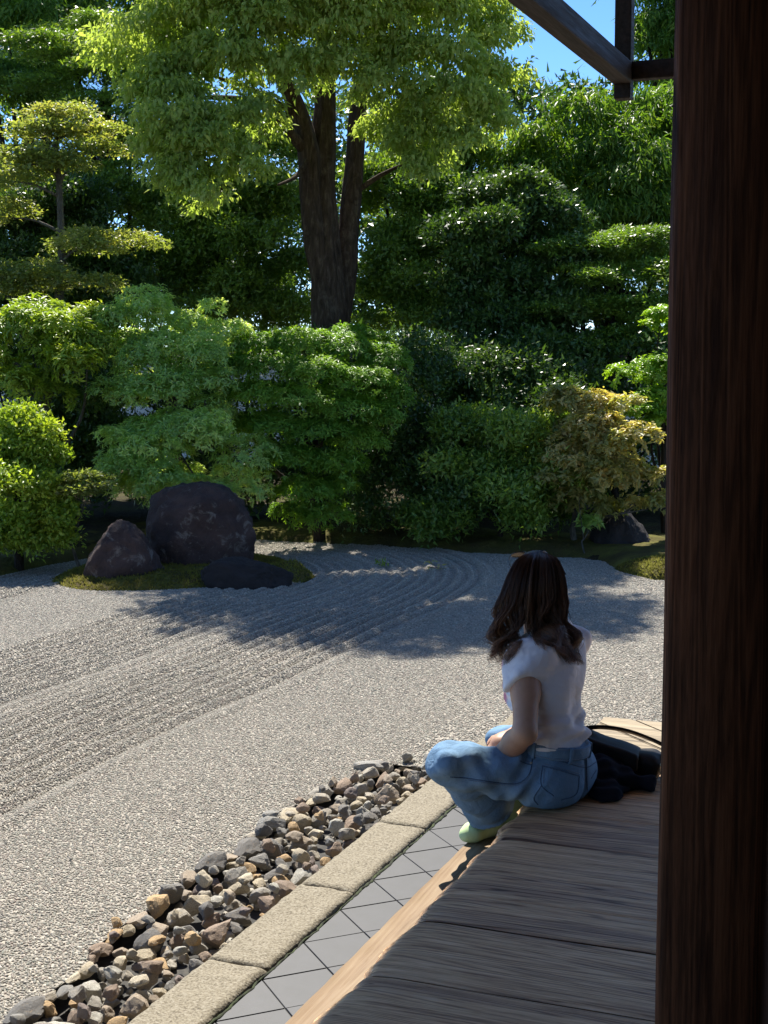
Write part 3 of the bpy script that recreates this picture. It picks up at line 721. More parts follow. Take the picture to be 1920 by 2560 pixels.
# ================================================================== PLANTS
def leaves(name, parent, mat, blobs, n_tuft, per, leaf=(.06, .03), style='rand', tr=.05, seed=0, low=.25, inner=.08, frac=8, flat=.55, tri=False, kr=(.22, .42)):
    """crown of single leaves: lobes -> sprays -> tufts -> leaves. blobs: (centre, (rx,ry,rz))"""
    R = np.random.default_rng(seed)
    C = np.array([b[0] for b in blobs], float); S = np.array([b[1] for b in blobs], float)
    if frac:      # every lobe is a bunch of smaller, uneven sprays, flattened like umbrellas
        C2, S2 = [], []
        for c, s in zip(C, S):
            for _ in range(frac):
                d = R.normal(size=3); d /= np.linalg.norm(d)
                if d[2] < -.45: d[2] *= -1
                r = (s[0]*s[1]*s[2])**(1/3)*R.uniform(*kr)*(.7+.6*R.random())
                C2.append(c+d*s*R.uniform(.55, 1.0)); S2.append(np.array([r*R.uniform(.9, 1.4), r*R.uniform(.9, 1.4), r*flat*R.uniform(.8, 1.3)]))
        C, S = np.array(C2), np.array(S2)
    wgt = (S[:, 0]*S[:, 2]+S[:, 0]*S[:, 1]+S[:, 1]*S[:, 2]); wgt /= wgt.sum()
    bi = R.choice(len(C), n_tuft, p=wgt)
    d = R.normal(size=(n_tuft, 3)); d /= np.linalg.norm(d, axis=1)[:, None]
    flip = (d[:, 2] < -low) & (R.random(n_tuft) < .85); d[flip, 2] *= -1
    lump = 1+.22*vnoise(d*1.5+bi[:, None]*7.1, 1.6, seed)
    rr = np.where(R.random(n_tuft) < inner, R.uniform(.3, .85, n_tuft), R.uniform(.86, 1.04, n_tuft))*lump
    tc = C[bi]+d*rr[:, None]*S[bi]
    tn = d/S[bi]; tn /= np.linalg.norm(tn, axis=1)[:, None]
    axis = tn+np.array([0, 0, .9]); axis /= np.linalg.norm(axis, axis=1)[:, None]
    srnd = R.random(len(C))[bi]; trnd = .6*srnd+.4*R.random(n_tuft)
    N = n_tuft*per; ti = np.repeat(np.arange(n_tuft), per)
    A = axis[ti]; O = tn[ti]
    g = R.normal(size=(N, 3))
    if style == 'rosette':
        ref = R.normal(size=(N, 3)); rad = ref-A*(ref*A).sum(1)[:, None]; rad /= np.linalg.norm(rad, axis=1)[:, None]
        el = R.uniform(-.55, .6, N)[:, None]
        L = rad*np.cos(el)+A*np.sin(el); pos = tc[ti]+rad*.10*tr+g*tr*.3
        Nn = A*np.cos(el)-rad*np.sin(el)
    elif style == 'droop':
        pos = tc[ti]+g*tr+np.array([0, 0, -1.])*np.abs(R.normal(size=(N, 1)))*tr*.9
        L = O*np.array([.7, .7, .1])+np.array([0, 0, -.7])+R.normal(size=(N, 3))*.45
        Nn = O*.8+np.array([0, 0, .7])+R.normal(size=(N, 3))*.5
    elif style == 'flat':
        pos = tc[ti]+g*tr*np.array([1.25, 1.25, .4])
        L = R.normal(size=(N, 3))*np.array([1, 1, .35])+O*.4; Nn = np.array([0, 0, 1.])+R.normal(size=(N, 3))*.45
    else:
        pos = tc[ti]+g*tr
        L = R.normal(size=(N, 3))*.8+O*.7+np.array([0, 0, -.1]); Nn = O*.8+np.array([0, 0, .7])+R.normal(size=(N, 3))*.55
    L /= np.linalg.norm(L, axis=1)[:, None]
    Nn = Nn-L*(Nn*L).sum(1)[:, None]; Nn /= np.linalg.norm(Nn, axis=1)[:, None]+1e-9
    Wd = np.cross(L, Nn)
    sz = R.uniform(.55, 1.3, N)[:, None]; ll = leaf[0]*sz; ww = leaf[1]*sz*.5
    i0 = np.arange(N)
    if tri:
        V = np.stack([pos+Wd*ww, pos-Wd*ww, pos+L*ll], 1).reshape(-1, 3); F = np.stack([i0*3, i0*3+1, i0*3+2], -1); k = 3
    else:
        fold = .35*ww; curl = R.uniform(.0, .22, N)[:, None]*ll
        mid = pos+L*ll*.42+Nn*curl*.15
        V = np.stack([pos, mid+Wd*ww+Nn*fold, pos+L*ll-Nn*curl, mid-Wd*ww+Nn*fold], 1).reshape(-1, 3)
        F = np.concatenate([np.stack([i0*4, i0*4+1, i0*4+2], -1), np.stack([i0*4, i0*4+2, i0*4+3], -1)]); k = 4
    me = mesh_np(name, V, F)
    val = np.clip(.6*trnd[ti]+.4*R.random(N), 0, 1)
    vattr(me, 'rnd', np.repeat(val, k))
    return link(name, me, mat, parent)
def plant(name, label, cat, base, group=None):
    e = empty(name, base); tag(e, label, cat, group); return e
def limbs(parent, base, blobs, r0, mat, n=5, seed=0, trunk_top=None, wob=.06, name='branch'):
    """stem plus branches reaching into the crown"""
    R = np.random.default_rng(seed); top = np.array(trunk_top if trunk_top is not None else np.mean([b[0] for b in blobs], 0))
    b = np.array(base, float); mid = (b+top)/2+R.normal(size=3)*wob*np.array([1, 1, 0])
    P = spline([b-np.array([0, 0, .1]), b+(mid-b)*.5+R.normal(size=3)*wob*.4, mid, top], 16)
    tube('trunk', P, np.linspace(r0*1.15, r0*.6, 16), mat, parent, 8, .04, seed)
    for k, i in enumerate(R.permutation(len(blobs))[:n]):
        s = P[R.integers(8, 15)]; e = np.array(blobs[i][0], float); m_ = (s+e)/2+R.normal(size=3)*wob*1.5+np.array([0, 0, .06])
        tube(name, spline([s, m_, e], 9), np.linspace(r0*.5, r0*.12, 9), mat, parent, 6, .04, seed+k)
def B(px, py, d, rx, rz, ry=None): return (at(px, py, d=d), (rx, ry if ry else rx*.85, rz))

M_BARK = bark_mat('brown_camphor_bark', (.022, .015, .010), (.070, .046, .030), (.13, .098, .07))
M_BARK2 = bark_mat('grey_thin_bark', (.05, .045, .038), (.13, .12, .10), (.22, .21, .18), 2)
M_BARKD = bark_mat('dark_bark', (.014, .011, .009), (.035, .028, .022), (.06, .05, .04), 1.5)
L_CAM = leaf_mat('camphor_leaf', (.19, .27, .07), (.34, .43, .115), (.52, .58, .19), .54, .5, (1.3, 1.35, .6), .25)
L_OAK = leaf_mat('evergreen_oak_leaf', (0.040, 0.098, 0.017), (0.109, 0.207, 0.032), (0.265, 0.356, 0.057), .48)
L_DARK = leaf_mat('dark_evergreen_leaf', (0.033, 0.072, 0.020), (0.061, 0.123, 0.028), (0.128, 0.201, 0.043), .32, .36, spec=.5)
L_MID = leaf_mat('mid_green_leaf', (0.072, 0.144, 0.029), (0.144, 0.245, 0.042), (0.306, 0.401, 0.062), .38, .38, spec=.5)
L_BRONZE = leaf_mat('bronze_young_leaf', (.11, .165, .055), (.24, .29, .10), (.42, .38, .17), .48, .42)
L_YEL = leaf_mat('yellow_green_shrub_leaf', (0.121, 0.221, 0.033), (0.265, 0.365, 0.048), (0.464, 0.519, 0.078), .42, .38)
L_PIE = leaf_mat('pale_green_pieris_leaf', (0.198, 0.333, 0.096), (0.367, 0.528, 0.160), (0.674, 0.780, 0.274), .48, .33, spec=.7, tcol=(1.691, 1.588, 0.840))
L_BRI = leaf_mat('fresh_green_shrub_leaf', (0.095, 0.203, 0.026), (0.175, 0.321, 0.040), (0.303, 0.446, 0.062), .42, .42)
L_TAN = leaf_mat('tan_green_shrub_leaf', (0.153, 0.217, 0.076), (0.383, 0.357, 0.140), (0.714, 0.535, 0.229), .5, .36)
L_LIME = leaf_mat('lime_clipped_leaf', (0.119, 0.238, 0.024), (0.221, 0.374, 0.037), (0.374, 0.500, 0.068), .45, .36)

# --- the big camphor
cb = at(705, 1010, d=16.6); cb[2] = 0
ct = plant('camphor_tree', 'great camphor tree with thick forked trunk and yellow green crown', 'tree', cb)
def stem(pts, radii, n=26, sides=16, rough=.05, seed=0, nm='trunk'):
    P = spline([at(px, py, d=d_) for px, py, d_ in pts], n*2); tube(nm, P, .84*np.interp(np.linspace(0, 1, n*2), np.linspace(0, 1, len(radii)), radii), M_BARK, ct, sides*2, rough*1.2, seed)
b0 = (705, 1120, 16.6)
stem([b0, (708, 720, 16.6), (702, 560, 16.6), (695, 420, 16.6), (700, 300, 16.6), (704, 190, 16.6), (700, 40, 16.7), (690, -150, 16.8)], [.31, .235, .215, .20, .165, .14, .12, .09], seed=1)
stem([(700, 640, 16.55), (680, 520, 16.5), (672, 420, 16.5), (668, 330, 16.45), (648, 250, 16.4), (610, 170, 16.2), (540, 90, 15.9)], [.12, .15, .15, .15, .125, .10, .06], seed=2, nm='limb')
stem([(725, 760, 16.75), (745, 600, 16.8), (755, 480, 16.85), (768, 350, 16.9), (776, 220, 16.95), (800, 100, 17), (840, -60, 17)], [.13, .15, .14, .13, .115, .10, .07], seed=3, nm='limb')
stem([(655, 320, 16.4), (615, 272, 16.2), (585, 235, 16.1), (520, 215, 15.9), (450, 210, 15.6)], [.075, .07, .055, .045, .03], 14, 10, seed=4, nm='limb')
stem([(770, 300, 16.9), (830, 240, 16.5), (920, 200, 16.2), (1000, 190, 16)], [.06, .05, .045, .03], 14, 10, seed=5, nm='limb')
stem([(620, 250, 16.2), (560, 290, 15.9), (500, 340, 15.6), (440, 400, 15.3)], [.04, .035, .03, .02], 12, 8, seed=6, nm='limb')
for k_, (q0, q1, q2) in enumerate((((690, 200, 16.6), (640, 120, 16.2), (560, 60, 15.6)), ((704, 180, 16.6), (740, 110, 16.3), (790, 60, 15.6)), ((775, 230, 16.9), (850, 200, 16.4), (930, 250, 15.8)), ((640, 250, 16.4), (560, 200, 15.9), (420, 150, 15.3)),
        ((610, 270, 16.2), (540, 330, 15.7), (470, 420, 15.0)), ((780, 200, 16.9), (880, 120, 16.3), (1000, 90, 15.6)), ((760, 420, 16.9), (820, 380, 16.7), (880, 350, 16.2)), ((668, 340, 16.4), (640, 380, 16.2), (600, 400, 15.9)))):
    stem([q0, q1, q2], [.045, .032, .014], 10, 6, .04, 20+k_, 'limb')
camb = [B(345, 85, 15.2, .62, .5), B(470, 60, 15.0, .75, .5), B(360, 190, 15.0, .45, .42), B(470, 180, 14.8, .7, .45), B(590, 60, 14.8, .8, .55), B(600, 160, 14.9, .55, .30),
        B(390, 290, 14.9, .50, .36), B(470, 300, 14.8, .48, .36), B(395, 380, 14.8, .32, .30), B(450, 410, 14.7, .36, .26), B(520, 350, 14.8, .32, .22), B(545, 255, 14.9, .35, .24),
        B(720, 70, 14.8, .8, .55), B(730, 155, 14.9, .6, .26), B(860, 70, 15.0, .8, .6), B(850, 190, 15.2, .45, .34), B(960, 110, 15.3, .75, .6), B(1020, 60, 15.4, .5, .5), B(985, 225, 15.3, .5, .38),
        B(1060, 175, 15.5, .33, .32), B(1050, 260, 15.4, .26, .30), B(930, 290, 15.4, .42, .32), B(1010, 300, 15.3, .32, .24), B(900, 360, 15.6, .34, .22), B(850, 300, 15.8, .4, .4),
        B(430, -50, 14.6, .6, .3), B(660, -60, 14.2, .8, .3), B(900, -50, 14.4, .7, .3)]
camb += [(np.array(c_), (.85, .7, .42)) for c_ in ((-7.0, 13.2, 6.7), (-6.3, 13.1, 6.8), (-5.6, 13.2, 6.7), (-5.1, 13.7, 6.5), (-7.6, 13.5, 6.5), (-6.2, 13.9, 7.0), (-5.4, 14.5, 6.9), (-7.1, 14.1, 6.9))]  # unseen lobes above the view, added to cast the shadow on the gravel
leaves('crown', ct, L_CAM, camb, 8800, 13, (.078, .036), 'droop', .045, 1, .1, .03, frac=11, flat=.42, kr=(.28, .54))

# --- right-hand tree with long hanging leaves
rt = at(1330, 1010, d=19.5); rt[2] = 0
t2 = plant('evergreen_oak', 'wide evergreen tree with long hanging leaves right of the camphor', 'tree', rt)
b2 = [B(1170, 310, 18.2, .42, .26), B(1240, 265, 18.3, .45, .34), B(1310, 245, 18.4, .45, .34), B(1420, 250, 18.4, .7, .42), B(1110, 370, 18.2, .42, .3), B(1250, 360, 18.0, .6, .4), B(1400, 370, 18.0, .7, .5), B(1180, 440, 18.0, .5, .36),
      B(1300, 470, 17.9, .6, .4), B(1420, 490, 17.9, .6, .5), B(1190, 420, 19.4, 1.0, .55), B(1380, 390, 19.6, 1.2, .8), B(1520, 360, 19, 1.0, 1.0), B(1350, 540, 19, 1.1, .6), B(1070, 440, 19, .6, .45), B(1240, 550, 18.3, .5, .35)]
leaves('crown', t2, L_OAK, b2, 5000, 14, (.12, .027), 'droop', .055, 2, .2, .08, frac=10, kr=(.3, .55))
limbs(t2, rt, b2, .16, M_BARKD, 8, 2, at(1330, 420, d=19.2))
# --- tree top behind the hanging post
r3 = at(1480, 1010, d=23); r3[2] = 0
t3 = plant('oak_tree', 'tall dark leafed tree rising behind the hanging timber post', 'tree', r3)
b3 = [B(1420, 20, 22, .6, .5), B(1400, 90, 22, .4, .4), B(1450, 90, 22, .8, .6), B(1440, -120, 22, .9, .7), B(1500, -60, 22.5, 1.5, 1.2), B(1520, 150, 22.5, 1.3, .9), B(1430, 160, 22.4, .6, .4)]
leaves('crown', t3, L_OAK, b3, 2000, 14, (.13, .03), 'droop', .06, 3, .2, .08, frac=9, kr=(.3, .5))
limbs(t3, r3, b3, .17, M_BARKD, 7, 3, at(1450, 60, d=22.5))

# --- left: bronze tinted layered tree with thin pale stem
lb = at(125, 1000, d=16); lb[2] = 0
t4 = plant('layered_tree', 'thin grey stemmed tree with flat bronze green leaf layers at the left', 'tree', lb)
P = spline([at(124, 1000, d=16), at(128, 640, d=16), at(133, 560, d=16), at(129, 420, d=16), at(120, 300, d=16)], 24)
tube('trunk', P, np.linspace(.06, .028, 24), M_BARK2, t4, 10, .05, 4)
b4 = [B(150, 262, 16, .50, .13), B(80, 300, 15.8, .42, .16), B(200, 330, 15.9, .35, .13), B(60, 355, 15.7, .5, .16), B(150, 370, 15.8, .5, .15), B(10, 390, 15.7, .4, .15), B(230, 290, 16.1, .3, .10),
      B(40, 590, 15.6, .5, .14), B(180, 540, 15.8, .6, .14), B(100, 600, 15.7, .5, .12), B(260, 520, 16, .45, .12), B(20, 470, 16, .35, .2), B(170, 620, 15.8, .5, .12), B(10, 640, 15.7, .4, .16)]
leaves('crown', t4, L_BRONZE, b4, 1900, 13, (.055, .028), 'flat', .05, 4, .6, .1, frac=10, flat=.3, kr=(.35, .7))
for k, q in enumerate(b4):
    s = P[int(np.argmin(np.abs(P[:, 2]-q[0][2]+.1)))]; tube('branch', spline([s, (s+q[0])/2+np.array([0, 0, .05]), q[0]], 8), np.linspace(.02, .006, 8), M_BARK2, t4, 6, 0, k)

# --- background trees, each with its own crown
def bgtree(nm, label, base, blobs, mat, nt, per, leaf, style, tr, seed, r0=.13, bark=None, top=None, nb=6, group='trees at the back of the garden'):
    base = np.array(base); base[2] = 0
    t = plant(nm, label, 'tree', base, group)
    leaves('crown', t, mat, blobs, int(nt*1.55), per, (leaf[0]*.85, leaf[1]*.95), style, tr*.42, seed, .3, .1, frac=9, flat=.5 if style != 'flat' else .3, tri=True, kr=(.3, .55) if style != 'flat' else (.4, .75))
    limbs(t, base, blobs, r0, bark or M_BARKD, nb, seed, top)
    return t
bgtree('evergreen_tree', 'bright green hanging leafed tree at the upper left corner', at(40, 1000, d=21), [B(20, 60, 20.5, .9, .7), B(60, 170, 20.3, .7, .5), B(150, 50, 21, .9, .6), B(20, 200, 20.3, .7, .4), B(-40, 20, 21, 1.2, 1.2), B(250, 30, 21, .7, .6), B(100, -100, 21, 1.5, .9)], L_OAK, 1700, 20, (.13, .034), 'droop', .15, 21, top=at(60, 60, d=20.8))
bgtree('evergreen_tree', 'dark small leafed tree between the bronze tree and the camphor crown', at(230, 1000, d=19), [B(160, 120, 18.8, .7, .28), B(230, 180, 18.6, .7, .3), B(120, 210, 18.8, .6, .25), B(250, 250, 18.6, .6, .3), B(180, 90, 19.2, .7, .35), B(280, 330, 18.6, .6, .4), B(200, 420, 18.8, .8, .4), B(60, 450, 18.8, .8, .4), B(320, 180, 19, .7, .5)], L_MID, 1900, 24, (.06, .028), 'flat', .14, 22, top=at(230, 200, d=19))
bgtree('evergreen_tree', 'shaded tree filling the gap left of the camphor trunk', at(430, 1000, d=18.6), [B(560, 330, 18.3, .55, .5), B(470, 450, 18.3, .7, .5), B(580, 480, 18.2, .5, .5), B(380, 500, 18.1, .8, .4), B(500, 560, 18, .8, .4), B(600, 600, 18.1, .5, .4), B(340, 600, 18, .8, .4), B(450, 650, 18, .9, .4), B(570, 680, 18, .6, .4), B(300, 440, 18.3, .5, .4)], L_MID, 2900, 24, (.07, .032), 'rand', .14, 23, top=at(480, 430, d=18.4))
bgtree('evergreen_tree', 'leafy tree just right of the camphor trunk', at(880, 1000, d=18.4), [B(830, 420, 18.2, .5, .5), B(910, 450, 18, .6, .45), B(1000, 460, 18, .6, .4), B(840, 560, 18, .5, .5), B(940, 570, 17.8, .7, .5), B(1030, 560, 17.8, .6, .5), B(850, 680, 17.9, .5, .5), B(950, 690, 17.6, .6, .4), B(900, 340, 18.6, .6, .5), B(1010, 360, 18.6, .5, .4)], L_MID, 2600, 24, (.07, .032), 'rand', .14, 24, top=at(900, 480, d=18.2))
bgtree('evergreen_tree', 'glossy leafed tree in front of the long leafed oak', at(1130, 1000, d=17.4), [B(1100, 440, 17, .5, .35), B(1160, 490, 16.9, .5, .35), B(1080, 540, 16.8, .6, .35), B(1190, 580, 16.8, .5, .35), B(1100, 640, 16.7, .6, .35), B(1050, 700, 16.7, .5, .3), B(1180, 690, 16.7, .6, .3), B(1130, 760, 16.7, .6, .3), B(1000, 640, 16.9, .4, .4)], L_DARK, 2400, 24, (.075, .034), 'rand', .13, 25, top=at(1130, 520, d=17))
bgtree('evergreen_tree', 'flat layered olive green tree under the long leafed oak', at(1330, 1000, d=16.8), [B(1260, 545, 16.6, .55, .12), B(1370, 530, 16.6, .55, .16), B(1300, 610, 16.5, .6, .14), B(1410, 600, 16.5, .6, .16), B(1260, 670, 16.5, .5, .13), B(1360, 680, 16.4, .6, .15), B(1300, 740, 16.4, .6, .15), B(1440, 690, 16.4, .6, .2), B(1240, 760, 16.4, .5, .2)], L_MID, 2100, 24, (.055, .026), 'flat', .12, 26, top=at(1330, 580, d=16.7))
bgtree('evergreen_tree', 'dark tree standing behind the bronze layered tree', at(60, 1000, d=18), [B(30, 470, 17.6, .9, .5), B(150, 480, 17.5, .7, .4), B(60, 580, 17.4, .9, .4), B(220, 580, 17.4, .7, .4), B(130, 660, 17.2, .9, .35), B(270, 660, 17.2, .7, .35), B(20, 690, 17.2, .7, .4), B(-40, 560, 17.6, .9, .8)], L_DARK, 2300, 24, (.07, .032), 'rand', .15, 27, top=at(90, 480, d=17.6))
# far wood that reads as one mass
fw = [(np.array([x, y, z]), (1.6, 1.2, 1.3)) for x, y, z in [(-20, 22, 2), (-18, 23, 4.5), (-16, 23, 2.2), (-14.5, 24, 5.0), (-13, 23, 2.5), (-11.5, 24, 5), (-10, 22.5, 2.0), (-8.5, 24, 3.6), (-7, 23, 1.8), (-5.3, 24, 3.4), (-4, 23, 2.0), (-2, 24, 3.6), (-.5, 23, 2), (1.5, 24, 4.0), (-17, 24, 7), (-13.5, 25, 7.4), (-19, 20, 5), (-9.5, 24, 5.4), (-8, 24.5, 5.6), (-6.3, 24.5, 5.0), (-20, 24, 8), (-22, 24, 5), (-12, 24.5, 3.5), (-7.6, 23.5, 3.4), (-15.5, 24, 3.5)]]
fw += [(at(5, 260, d=24), (1.2, .8, .8)), (at(60, 420, d=24), (1.2, .8, .8)), (at(620, 480, d=24), (.9, .7, .9)), (at(560, 620, d=23), (.9, .7, .7)), (at(800, 560, d=23), (.9, .7, .8))]
fwo = leaves('far_wood', None, L_DARK, fw, 7500, 12, (.14, .07), 'rand', .12, 40, .4, .2, frac=9, tri=True, kr=(.3, .5)); tag(fwo, 'dark mass of woodland beyond the garden wall', 'wood', kind='stuff')

# --- shrubs
def shrub(nm, label, base, blobs, mat, nt, per, leaf, style, tr, seed, r0=.03, bark=None, group=None, nb=6, low=.25, inner=.08, top=None, frac=6, flat=.6, kr=(.35, .65), tri=False, zs=1.0):
    base = np.array(base); base[2] = .05
    s = plant(nm, label, 'shrub', base, group)
    blobs = [(c_, (r_[0], r_[1], r_[2]*zs)) for c_, r_ in blobs]
    leaves('foliage', s, mat, blobs, nt, per, leaf, style, tr*.6, seed, low, inner, frac=frac, flat=flat, kr=kr, tri=tri)
    limbs(s, base, blobs, r0, bark or M_BARKD, nb, seed, top, name='stem')
    return s
shrub('laurel_shrub', 'sunlit yellow green broad leafed shrub at the left edge', at(90, 1180, d=14.2), [B(60, 715, 14, .50, .16), B(140, 725, 13.9, .5, .16), B(200, 705, 14.1, .28, .12), B(30, 790, 13.8, .5, .2), B(130, 790, 13.7, .5, .18), B(60, 850, 13.8, .4, .14), B(190, 770, 13.9, .3, .16)], L_YEL, 1500, 12, (.075, .024), 'rosette', .08, 51, .05, M_BARK2, top=at(110, 800, d=14), zs=1.4, kr=(.4, .7))
shrub('laurel_shrub', 'glossy yellow green shrub low at the left edge below the laurel', at(40, 1190, d=12.6), [B(20, 925, 12.7, .30, .10), B(75, 935, 12.7, .22, .09), B(35, 985, 12.6, .30, .10), B(95, 1000, 12.7, .20, .09), B(10, 1050, 12.5, .34, .12), B(80, 1060, 12.6, .24, .10), B(115, 1095, 12.6, .16, .08), B(45, 1115, 12.5, .32, .10), B(0, 1150, 12.4, .34, .10), B(90, 1140, 12.6, .22, .07), B(-30, 990, 12.6, .3, .2), B(30, 1180, 12.4, .3, .07), B(100, 1165, 12.5, .2, .06)], L_YEL, 1150, 22, (.05, .026), 'rand', .075, 52, .04, M_BARKD, top=at(50, 1020, d=12.6))
shrub('pieris_shrub', 'tall pale green whorled shrub behind the boulders', at(390, 1150, d=14.2), [B(260, 720, 14.1, .33, .16), B(350, 690, 14.1, .38, .15), B(430, 710, 14.2, .45, .2), B(300, 780, 14, .4, .16), B(400, 790, 13.9, .45, .2), B(470, 770, 14.2, .3, .2), B(310, 870, 13.7, .4, .14), B(400, 880, 13.7, .4, .18), B(460, 880, 13.9, .35, .22), B(280, 940, 13.5, .3, .14), B(350, 960, 13.5, .4, .2), B(440, 980, 13.5, .45, .22), B(250, 1010, 13.4, .26, .12), B(330, 1040, 13.4, .4, .18), B(440, 1060, 13.5, .45, .16), B(270, 1070, 13.4, .35, .12)], L_PIE, 5000, 13, (.052, .016), 'rosette', .065, 53, .05, M_BARK2, top=at(380, 850, d=14), frac=5, zs=1.5, kr=(.45, .75))
shrub('rounded_shrub', 'large rounded fresh green shrub of layered pads in the middle', at(690, 1200, d=14.6), [B(560, 750, 14.3, .30, .11), B(650, 745, 14.2, .32, .13), B(740, 760, 14.2, .34, .14), B(830, 790, 14.2, .28, .15), B(520, 800, 14.1, .26, .12), B(600, 800, 14, .34, .13), B(690, 810, 13.9, .36, .14), B(780, 830, 13.9, .36, .15), B(850, 870, 14, .20, .16), B(560, 860, 13.9, .34, .13), B(650, 870, 13.8, .36, .14), B(740, 890, 13.8, .36, .15), B(820, 910, 13.9, .24, .15), B(600, 930, 13.8, .34, .13), B(690, 940, 13.7, .36, .14), B(770, 960, 13.8, .28, .14), B(640, 1000, 13.7, .34, .13), B(720, 1010, 13.7, .3, .14), B(660, 1070, 13.7, .32, .13), B(730, 1060, 13.8, .2, .14), B(640, 1110, 13.8, .26, .10), B(700, 1120, 13.7, .26, .10), B(540, 930, 14, .2, .13), B(760, 725, 14.6, .25, .08), B(800, 735, 14.6, .2, .07)], L_BRI, 6200, 13, (.048, .014), 'rosette', .06, 54, .06, M_BARKD, top=at(680, 950, d=14.3), frac=0, zs=1.25, low=.05)
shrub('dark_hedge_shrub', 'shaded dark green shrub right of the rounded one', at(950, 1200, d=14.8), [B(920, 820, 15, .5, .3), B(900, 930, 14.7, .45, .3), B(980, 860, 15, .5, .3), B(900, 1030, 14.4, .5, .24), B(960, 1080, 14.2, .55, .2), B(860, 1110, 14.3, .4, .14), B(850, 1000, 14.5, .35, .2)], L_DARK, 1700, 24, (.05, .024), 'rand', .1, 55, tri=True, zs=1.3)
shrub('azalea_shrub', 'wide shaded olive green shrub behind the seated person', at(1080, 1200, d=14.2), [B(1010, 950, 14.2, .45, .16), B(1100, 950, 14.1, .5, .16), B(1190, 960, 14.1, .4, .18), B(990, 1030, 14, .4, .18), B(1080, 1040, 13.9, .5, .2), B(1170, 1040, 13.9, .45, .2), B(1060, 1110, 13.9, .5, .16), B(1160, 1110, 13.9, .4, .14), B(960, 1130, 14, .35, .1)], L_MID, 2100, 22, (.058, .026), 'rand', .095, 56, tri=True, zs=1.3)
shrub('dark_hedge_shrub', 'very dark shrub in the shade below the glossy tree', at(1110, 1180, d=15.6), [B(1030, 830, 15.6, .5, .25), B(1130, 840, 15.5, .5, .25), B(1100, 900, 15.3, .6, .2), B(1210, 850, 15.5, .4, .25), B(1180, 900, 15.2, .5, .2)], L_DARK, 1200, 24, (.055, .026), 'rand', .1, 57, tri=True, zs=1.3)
shrub('photinia_shrub', 'sunlit tan and green shrub next to the pillar', at(1250, 1200, d=13.9), [B(1240, 880, 13.7, .28, .12), B(1310, 890, 13.6, .32, .14), B(1270, 950, 13.5, .34, .14), B(1360, 960, 13.4, .36, .16), B(1230, 1020, 13.6, .3, .16), B(1300, 1030, 13.5, .34, .14), B(1390, 1040, 13.4, .34, .14), B(1400, 1100, 13.4, .25, .1), B(1260, 1090, 13.6, .3, .1)], L_TAN, 1700, 13, (.06, .026), 'rosette', .08, 58, .03, M_BARK2, top=at(1245, 1060, d=13.8), zs=1.4, kr=(.4, .7))
shrub('clipped_shrub', 'lime green clipped cloud shrub half hidden by the pillar', at(1440, 1200, d=14.4), [B(1425, 700, 14.4, .24, .2), B(1455, 720, 14.4, .3, .2), B(1380, 810, 14.2, .27, .16), B(1450, 820, 14.2, .35, .2), B(1410, 880, 14.1, .3, .2), B(1450, 930, 14, .35, .2), B(1380, 900, 14, .25, .15)], L_LIME, 900, 26, (.045, .022), 'rosette', .075, 59, .04, top=at(1440, 900, d=14.3))
shrub('small_sapling', 'small bronze topped sapling left of the boulders', at(176, 1185, d=12.6), [B(175, 1038, 12.6, .16, .05), B(150, 1050, 12.6, .12, .04), B(205, 1048, 12.6, .13, .04), B(180, 1065, 12.5, .14, .04)], L_BRONZE, 120, 22, (.045, .02), 'flat', .05, 60, .014, M_BARK2, top=at(176, 1090, d=12.6))
shrub('young_plant', 'little glossy plant beside the triangular rock', at(1268, 1190, d=13.5), [B(1275, 1140, 13.5, .09, .10), B(1285, 1125, 13.5, .06, .06)], L_PIE, 16, 14, (.075, .03), 'rosette', .06, 61, .008, M_BARK2)
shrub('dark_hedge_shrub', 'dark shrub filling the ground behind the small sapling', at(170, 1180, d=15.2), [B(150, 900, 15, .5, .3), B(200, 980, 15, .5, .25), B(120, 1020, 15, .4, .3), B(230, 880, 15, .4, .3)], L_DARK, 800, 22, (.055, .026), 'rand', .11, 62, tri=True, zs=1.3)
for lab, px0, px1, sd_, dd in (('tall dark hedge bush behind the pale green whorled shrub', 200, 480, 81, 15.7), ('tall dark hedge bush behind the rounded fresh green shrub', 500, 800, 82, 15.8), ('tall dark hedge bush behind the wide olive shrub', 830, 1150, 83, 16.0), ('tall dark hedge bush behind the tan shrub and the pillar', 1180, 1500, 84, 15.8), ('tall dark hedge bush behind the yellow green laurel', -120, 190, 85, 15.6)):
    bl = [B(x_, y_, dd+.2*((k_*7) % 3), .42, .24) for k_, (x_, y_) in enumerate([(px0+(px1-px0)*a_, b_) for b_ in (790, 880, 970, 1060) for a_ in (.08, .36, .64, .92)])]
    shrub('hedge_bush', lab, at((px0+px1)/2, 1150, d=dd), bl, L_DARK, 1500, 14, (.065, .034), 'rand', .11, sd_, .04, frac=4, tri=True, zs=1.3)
# fallen sprigs on the gravel
for (px, py, lab, mt, n_) in ((823, 1216, 'small green sprig fallen on the raked gravel', L_YEL, 7), (935, 1226, 'tiny brown sprig fallen on the raked gravel', L_TAN, 4)):
    p = at(px, py, z=.03); s = empty('fallen_sprig', p); tag(s, lab, 'sprig')
    leaves('leaf_cluster', s, mt, [(p, (.05, .05, .015))], n_, 5, (.04, .016), 'rand', .02, 70+n_, frac=0)
    tube('twig', spline([p+np.array([-.05, 0, 0]), p, p+np.array([.1, .03, -.005])], 6), .003, M_BARK2, s, 5)

